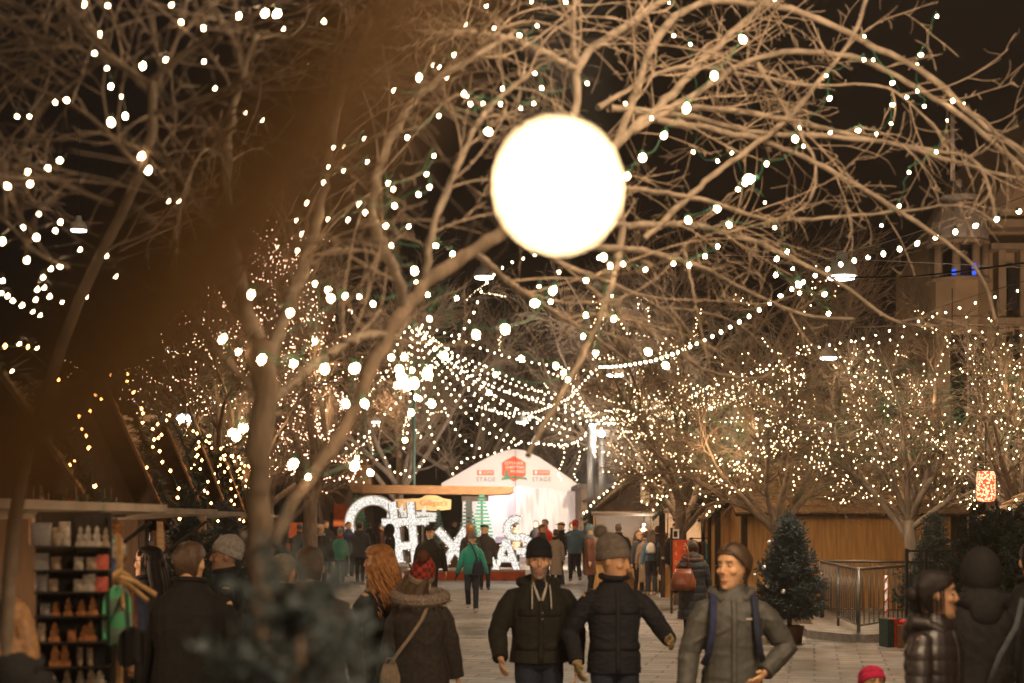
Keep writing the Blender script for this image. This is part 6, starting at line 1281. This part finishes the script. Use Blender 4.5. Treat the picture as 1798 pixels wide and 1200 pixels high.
# red glowing decoration
rm=bpy.data.materials.new('red_stained_glow'); n,l=nt(rm); n.clear(); o=n.new('ShaderNodeOutputMaterial'); e_=n.new('ShaderNodeEmission'); tc=n.new('ShaderNodeTexCoord'); v=n.new('ShaderNodeTexVoronoi'); v.inputs['Scale'].default_value=30; l.new(tc.outputs['Object'],v.inputs['Vector']); cr=n.new('ShaderNodeValToRGB'); q=cr.color_ramp.elements; q[0].position=.38; q[0].color=(1,.72,.38,1); q[1].position=.55; q[1].color=(.9,.07,.02,1); l.new(v.outputs['Distance'],cr.inputs['Fac']); l.new(cr.outputs['Color'],e_.inputs['Color']); e_.inputs['Strength'].default_value=1.5; l.new(e_.outputs[0],o.inputs['Surface'])
rd=empty('glowing_lantern',(GX(1731,20),20,0),0,'large red and white glowing patchwork lantern over the dark stall','lantern'); mb=MB(); zc=CH-(855-HY)*20/F; mb.lathe([(.05,zc+.22),(.11,zc+.215),(.13,zc+.15),(.13,zc-.15),(.11,zc-.2),(.05,zc-.21)],20); mb.build('shade',rm,rd,True); mb=MB(); mb.lathe([(.03,zc-.30),(.09,zc-.32),(.08,zc-.5),(.03,zc-.66)],14,(.15,0,0)); mb.build('lower_shade',rm,rd,True); mb=MB(); mb.tube([(0,0,zc+.3),(0,0,zc+.9)],.01,n=5); mb.build('cord',M_wireb,rd)
# dark stall at the far right
ds=hut(GX(1975,17),17,-12,2.4,2.0,2.05,2.75,'dark open stall with purple lights at the right edge',lightE=5,lcol=(.5,.3,1),wall=DK,gw=DK)
hutlights(ds,'fairy lights on the dark stall roof at the right edge',[(-1.5,-.32,1.9),(0,-.32,3.1)],E_far,.014,.15)
for i,(dx,dz,c) in enumerate([(-.6,1.2,(.15,.1,1)),(-.3,1.3,(.5,.2,1)),(.0,1.22,(.2,.15,1))]):
    mb=MB(); mb.ell((0,0,0),(.025,.025,.025)); M=Matrix.Translation(ds.location)@Matrix.Rotation(ds.rotation_euler.z,4,'Z'); o=mb.build('blue_lamp',emat('violet_glow%d'%i,c,6),None,loc=M@Vector((dx,-.1,dz))); tag(o,['small blue lamp left on the dark stall counter','small violet lamp in the middle of the dark stall','small blue lamp right in the dark stall'][i],'lamp')
# far background
FB=mat('far_brick',(.10,.06,.035),.9,.2,2)
for x0_,x1_,yt,Y_,lab in ((1020,1180,858,66,'long low brown building behind the kiosk'),(560,640,820,90,'brown building far behind the ring letter'),(1180,1330,840,75,'dark brown building behind the food hut')):
    e=empty('far_building',(GX((x0_+x1_)/2,Y_),Y_,0),0,lab,'building','low buildings behind the market'); hw=(x1_-x0_)/2*Y_/F; ht=CH-(yt-HY)*Y_/F; mb=MB(); mb.bb(-hw,hw,0,6,0,ht); mb.build('wall',FB,e); mb=MB(); mb.bb(-hw-.2,hw+.2,-.3,6.3,ht,ht+.2); mb.build('roof',DK,e)
    for i in range(int(hw*2/2.2)): mb=MB(); x=-hw+1.1+i*2.2; mb.bb(x-.4,x+.4,-.04,.02,.9,2.4); mb.build('window',M_win,e)
# ================================================================= LEFT STALL ROW
STW=mat('dark_brown_planks',(.10,.058,.030),.7,.3,6,.3,40,stretch=(4,4,.6))
rowx=lambda Y: -2.95-(Y-7.6)*.125
LH=[]
for i,(Y,w_,lab,E,col) in enumerate([(7.6,2.5,'nearest dark stall crowded with small goods and ornaments',38,(1,.70,.42)),(11.2,2.6,'second stall with striped candy packs and wooden posts',34,(1,.72,.48)),(15.0,2.6,'third stall with a tilted weathered awning',26,(.95,.85,.8)),(19.0,2.6,'fourth stall with a shingled roof and amber garlands',18,(1,.7,.45)),(23.0,2.6,'fifth stall with a shingled roof and amber garlands',22,(1,.7,.45)),(27.2,2.6,'farthest stall of the left row with an amber garland',22,(1,.7,.45))]):
    h=hut(rowx(Y),Y,84,w_,2.2,2.02,3.0 if i else 2.75,lab,lightE=E,lcol=col,wall=STW,gw=STW,rows=10,over=.2,fl_=.7)
    LH.append(h)
    hutlights(h,['amber lights on the roof edge of the nearest stall','amber lights on the roof edge of the second stall','amber lights on the roof edge of the third stall','amber lights on the roof edge of the fourth stall','amber lights on the roof edge of the fifth stall','amber lights on the farthest stall of the left row'][i],[(-1.45,-.35,1.85),(0,-.35,3.0 if i else 2.8),(1.45,-.35,1.85)],E_or,.011+.0007*i*2,.13 if i else .3)
LM_=lambda h,p: Matrix.Translation(h.location)@Matrix.Rotation(h.rotation_euler.z,4,'Z')@Vector(p)
# goods rack at the front of the nearest stall
PK=[mat('ginger_biscuit',(.26,.10,.03),.6,.5,45,.3),mat('cream_packet',(.22,.155,.10),.5,.5,40,.2),mat('white_packet',(.28,.23,.18),.5,.5,40,.2),mat('green_packet',(.02,.22,.15),.5,.3,30,.1),mat('grey_tube_pack',(.13,.115,.11),.5,.4,60,.1,stretch=(6,1,1)),mat('red_white_pack',(.36,.07,.04),.5,.5,60,.1,stretch=(4,1,1)),mat('blue_packet',(.04,.06,.14),.5,.3,30,.1)]
RY=6.9; rk=empty('display_rack',(GX(135,RY),RY,0),R(12),'black display rack with many small packets beside the hanging green cloth','display rack')
rx=lambda q:(q-135)*RY/F; rz_=lambda q: CH-(q-HY)*RY/F
mb=MB(); mb.bb(rx(68)-.01,rx(68)+.01,.05,.07,0,rz_(905)); mb.bb(rx(190)-.01,rx(190)+.01,.05,.07,0,rz_(905)); mb.bb(rx(130)-.01,rx(130)+.01,.05,.07,0,rz_(905)); mb.build('frame',M_black,rk)
mb=MB(); mb.bb(rx(66),rx(192),.08,.10,.05,rz_(900)); mb.build('back_panel',M_black,rk)
shelves=[960,1000,1038,1080,1125,1168,1200]
for q in shelves: mb=MB(); mb.bb(rx(66),rx(192),-.10,.06,rz_(q)-.008,rz_(q)); mb.build('shelf',M_black,rk)
kinds=['tall narrow packet','squat packet','pointed gift bag','carton']
def packet(x,q,w_,h_,m,lab,shape=0):
    mb=MB(); z=rz_(q)+.001
    if shape==0: mb.loft([ringt((0,0,z0_*h_),w_/2*a,.025*c_,12,5) for z0_,a,c_ in [(0,.95,1),(.05,1,1.1),(.7,.98,.9),(.86,1.0,.25),(1,1.03,.12)]])
    elif shape==1: # bell like ginger house shape
        mb.prism([(-w_/2,0),(w_/2,0),(w_/2*.95,h_*.18),(w_/2*.55,h_*.30),(w_/2*.7,h_*.5),(w_/2*.35,h_*.65),(w_/2*.42,h_*.8),(0,h_),(-w_/2*.42,h_*.8),(-w_/2*.35,h_*.65),(-w_/2*.7,h_*.5),(-w_/2*.55,h_*.30),(-w_/2*.95,h_*.18)],-.022,.022)
    else: mb.bb(-w_/2,w_/2,-.03,.03,0,h_); mb.bb(-w_/2*.7,w_/2*.7,-.034,-.031,h_*.25,h_*.7)
    p=Matrix.Translation(rk.location)@Matrix.Rotation(rk.rotation_euler.z,4,'Z')@Vector((x,-.03,z)); o=mb.build('packet',m,None,shape==0,loc=p,rot=(0,0,rk.rotation_euler.z+random.uniform(-.1,.1))); tag(o,lab,'packet','packets on the display rack')
rown=['top','second','third','fourth','fifth','sixth']
rows=[(960,[(78,.10,.115,4,0),(101,.05,.085,1,0),(118,.065,.11,2,0),(142,.05,.10,2,1),(156,.05,.10,2,1),(170,.05,.10,2,1),(184,.05,.10,1,1)]),
(1000,[(80,.07,.07,4,2),(100,.05,.075,1,0),(140,.055,.065,2,2),(160,.055,.065,1,2),(178,.06,.065,5,2)]),
(1038,[(78,.06,.09,4,0),(94,.05,.07,1,0),(140,.055,.07,2,2),(158,.055,.075,2,2),(176,.055,.075,5,2)]),
(1080,[(82,.05,.07,4,0),(102,.050,.08,0,1),(122,.050,.08,0,1),(146,.050,.08,0,1),(165,.050,.08,0,1)]),
(1125,[(80,.04,.09,1,0),(101,.070,.09,0,1),(130,.05,.05,0,2),(148,.075,.07,0,1),(160,.05,.11,0,1)]),
(1168,[(100,.06,.12,0,1),(116,.06,.12,0,1),(143,.03,.10,1,0),(160,.035,.09,1,0)]),
(1200,[(96,.05,.07,1,1),(118,.05,.08,1,1),(140,.05,.08,2,1),(158,.05,.10,1,1),(176,.05,.08,2,1)])]
ord_=['first','second','third','fourth','fifth','sixth','seventh']
nm_={0:'ginger brown',1:'cream',2:'white',3:'green',4:'grey',5:'red and white',6:'blue'}
for ri,(q,lst) in enumerate(rows):
    for i,(x,w_,h_,mi,sh_) in enumerate(lst): packet(rx(x)+random.uniform(-.008,.008),q,w_*random.uniform(.75,1.05),h_*random.uniform(.8,1.15),PK[mi],'%s packet, %s from the left on the %s shelf of the display rack'%(nm_[mi],ord_[i],(rown+['lowest'])[ri]),sh_)
# goods hanging inside the nearest stalls
k_=0
hl=['cream box','green tin','brown bag','teal box','white pouch','orange box','silver bag','striped stocking','grey pouch','tan bag','red pack','candy striped pack']
inside=[(75,905,8.6,.16,.16,1),(95,905,8.7,.20,.13,0),(118,900,8.6,.13,.12,4),(112,926,8.2,.07,.12,3),(134,902,8.4,.09,.09,1),(137,922,8.2,.20,.10,3),(128,943,7.6,.24,.13,2),(155,940,7.8,.08,.07,0),(184,910,9.6,.14,.18,2),(188,926,9.5,.12,.09,3),(196,912,9.7,.08,.2,4),(186,960,9.2,.17,.22,5),(192,935,9.6,.16,.06,1),(180,1010,9.0,.12,.24,6),(190,1005,9.1,.10,.22,5),(268,915,14.2,.12,.12,2),(275,938,14.0,.14,.14,1),(283,955,13.8,.12,.10,0),(340,905,17.5,.22,.16,5),(345,922,17.6,.2,.14,2),(338,935,17.5,.2,.12,5),(60,925,8.3,.06,.22,0),(66,880,8.6,.08,.2,1),(88,930,8.4,.2,.10,4)]
for i,(x,y,Y_,w_,h_,mi) in enumerate(inside):
    mb=MB(); mb.loft([ringt((0,0,z*h_),w_/2*a,.03,10,3) for z,a in [(-.5,.85),(-.4,1),(.3,1),(.45,.7),(.5,.3)]]); mb.tube([(0,0,h_*.45),(0,0,h_*.45+.12)],.003,n=4)
    o=mb.build('hanging_pack',PK[mi],None,True,loc=P(x,y,Y_),rot=(0,0,random.uniform(-.4,.4))); tag(o,'%s pack hung in the %s stall, %s piece counted from the front'%(nm_[mi],'nearest' if Y_<9 else 'second' if Y_<12 else 'third',(ord_+['eighth','ninth','tenth','eleventh','twelfth','thirteenth','fourteenth','fifteenth','sixteenth','seventeenth','eighteenth','nineteenth','twentieth','twenty first','twenty second','twenty third','twenty fourth'])[i]),'packet','packs hung inside the left stalls')
cn=['small cream pouch','small green tin','brown felt bag','teal ribbon roll','white star','orange mitten','silver bell','striped sock']
pos_=['against the front corner','beside the corner post','under the awning edge','over the top shelf','by the wooden post','near the counter end','at the back wall','next to the candy pack']
for i in range(40):
    ci=i%8; x=random.uniform(62,205); y=random.uniform(884,955) if i<26 else random.uniform(900,1010); 
    if i>=26: x=random.uniform(172,205)
    Y_=random.uniform(7.5,9.2); mb=MB(); w_,h_=random.uniform(.03,.07),random.uniform(.05,.12); mb.loft([ringt((0,0,z*h_),w_*a,.02*a,10,3) for z,a in [(-.5,.7),(-.35,1),(.2,.95),(.42,.6),(.5,.2)]]); mb.tube([(0,0,h_*.45),(0,0,h_*.45+.06)],.002,n=4)
    o=mb.build('hanging_trinket',PK[(i*5+i//8)%7],None,True,loc=P(x,y,Y_),rot=(0,0,random.uniform(-.7,.7))); tag(o,'%s %s, %s one down'%(cn[ci],pos_[(i//8+ci)%8],ord_[i//8]),'trinket','trinkets hung in the nearest stall')
# wooden post with hangers and green patterned cloth
HWD=mat('pale_hanger_wood',(.34,.20,.08),.5,.2,8,.1,stretch=(1,1,5)); hy=7.2
hp=empty('hanger_stand',(GX(210,hy),hy,0),0,'pale wooden stand with coat hangers beside the display rack','clothes stand')
mb=MB(); mb.bb(-.013,.013,-.013,.013,0,CH-(945-HY)*hy/F); mb.build('post',HWD,hp)
for i,(a,b,dz) in enumerate([(-25,2,0),(30,3,.02),(75,-2,.05),(-70,1,-.03)]):
    zz=CH-(1018-HY)*hy/F+dz; mb=MB(); mb.M=Matrix.Translation((.01*i,-.04-.02*i,zz))@Matrix.Rotation(R(a),4,'Z'); mb.tube([(-.19,0,-.10),(-.08,0,-.03),(0,0,0),(.08,0,-.03),(.19,0,-.10)],[(.010,.014)]*5,n=8,ref=(0,1,0)); mb.tube([(0,0,0),(0,0,.05),(.015,0,.065),(.03,0,.05)],.003,n=5); mb.build('hanger',HWD,hp,True)
CLG=plaid('green_patterned_cloth',(.02,.36,.14),(.09,.18,.12),(.25,.22,.18),(14,14,14))
def hangcloth(px_,top,bot,w_,m,lab,Y_,rz):
    zt=CH-(top-HY)*Y_/F; zb=CH-(bot-HY)*Y_/F; H_=zt-zb; mb=MB(); K_=16; mb.loft([ringt((0,0,zb+H_*k_/K_),w_*float(np.interp(k_/K_,[0,.4,.85,.95,1],[.92,1,.86,.5,.2])),.012+.012*(1-k_/K_),40,4) for k_ in range(K_+1)])
    me=mb.mesh(); v_=getv(me); v_[:,1]+=.012*np.sin(v_[:,0]*140+v_[:,2]*6); v_[:,2]+=np.where(v_[:,2]<zb+.02,.015*np.sin(v_[:,0]*60),0); setv(me,v_); wrinkle(me,.006,(20,20,8),seed=px_); o=link('hanging_garment',me,m,None,True,loc=(GX(px_,Y_),Y_,0),rot=(0,0,R(rz))); tag(o,lab,'garment','garments on the hanger stand')
hangcloth(206,1028,1132,.075,CLG,'green patterned cloth hanging from a wooden hanger',7.0,10); hangcloth(226,1034,1110,.045,C_rust,'rust brown cloth right of the green one',7.1,30); hangcloth(238,1034,1112,.06,C_navy,'speckled navy cloth at the right of the hanger stand',7.15,50); hangcloth(232,1102,1168,.07,C_black,'black bag hanging below the patterned cloths',6.9,0)
# pale posts of the stalls
for i,(q,Y_,lab) in enumerate([(282,12.6,'pale stall post right of the browsing woman'),(356,14.6,'pale stall post between cropped head and striped beanie')]):
    mb=MB(); mb.bb(-.03,.03,-.03,.03,0,2.0); mb.box((0,0,.03),(.2,.2,.06)); o=mb.build('stall_post',HWD,None,loc=(GX(q,Y_),Y_,0)); tag(o,lab,'post','pale wooden stall posts')
# orange festival banners at left of the ring letter
for i,(q,y0_,y1_,Y_,lab) in enumerate([(519,918,945,48,'orange banner on the railing at the left of the walkers'),(512,955,968,46,'small orange panel under the orange banner'),(598,885,925,66,'tall orange banner seen through the ring letter')]):
    kk=Y_/F; e=empty('banner',(GX(q,Y_),Y_,0),0,lab,'banner','orange banners'); w2=(12 if i!=1 else 9)*kk; zt=CH-(y0_-HY)*kk; zb=CH-(y1_-HY)*kk; mb=MB(); mb.bb(-w2,w2,-.015,.015,zb,zt); mb.build('cloth',mat('orange_cloth',(.60,.13,.03),.7,.15,4),e); mb=MB(); mb.bb(-w2-.04,-w2,-.03,.03,0,zt); mb.bb(w2,w2+.04,-.03,.03,0,zt); mb.build('frame',DK,e)
# haze over the square
hm=bpy.data.materials.new('warm_night_haze'); n,l=nt(hm); n.clear(); o=n.new('ShaderNodeOutputMaterial'); v=n.new('ShaderNodeVolumePrincipled'); v.inputs['Color'].default_value=(.95,.82,.68,1); v.inputs['Density'].default_value=.0007; v.inputs['Anisotropy'].default_value=.3; l.new(v.outputs[0],o.inputs['Volume'])
mb=MB(); mb.bb(-60,60,-12,125,-1,22); hz=mb.build('haze',hm); hz['kind']='stuff'
# ---------------------------------------------------------------- world
w=bpy.data.worlds.new('World'); SC.world=w; w.use_nodes=True; n=w.node_tree.nodes; l=w.node_tree.links
bg=n['Background']; sk=n.new('ShaderNodeTexSky'); sk.sky_type='NISHITA'; sk.sun_disc=False; sk.sun_elevation=R(-4); sk.sun_rotation=R(200)
hs=n.new('ShaderNodeHueSaturation'); hs.inputs['Saturation'].default_value=.0
mx=n.new('ShaderNodeMix'); mx.data_type='RGBA'; mx.blend_type='MULTIPLY'; mx.inputs['Factor'].default_value=1; mx.inputs['B'].default_value=(.22,.16,.12,1)
l.new(sk.outputs[0],hs.inputs['Color']); l.new(hs.outputs[0],mx.inputs['A'])
ad=n.new('ShaderNodeMix'); ad.data_type='RGBA'; ad.blend_type='ADD'; ad.inputs['Factor'].default_value=1; ad.inputs['B'].default_value=(.0012,.0008,.0007,1)
l.new(mx.outputs['Result'],ad.inputs['A']); l.new(ad.outputs['Result'],bg.inputs['Color']); bg.inputs['Strength'].default_value=1.0
WORLD_BG=bg
SC.view_settings.view_transform='Standard'; SC.view_settings.look='None'; SC.view_settings.gamma=1; SC.view_settings.exposure=.32
cy=SC.cycles; cy.max_bounces=5; cy.diffuse_bounces=3; cy.glossy_bounces=2; cy.transmission_bounces=3; cy.transparent_max_bounces=6; cy.volume_bounces=0
cy.sample_clamp_indirect=2.0; cy.use_denoising=True; cy.caustics_reflective=False; cy.caustics_refractive=False; cy.use_light_tree=True
SC.render.film_transparent=False; SC.render.use_persistent_data=False
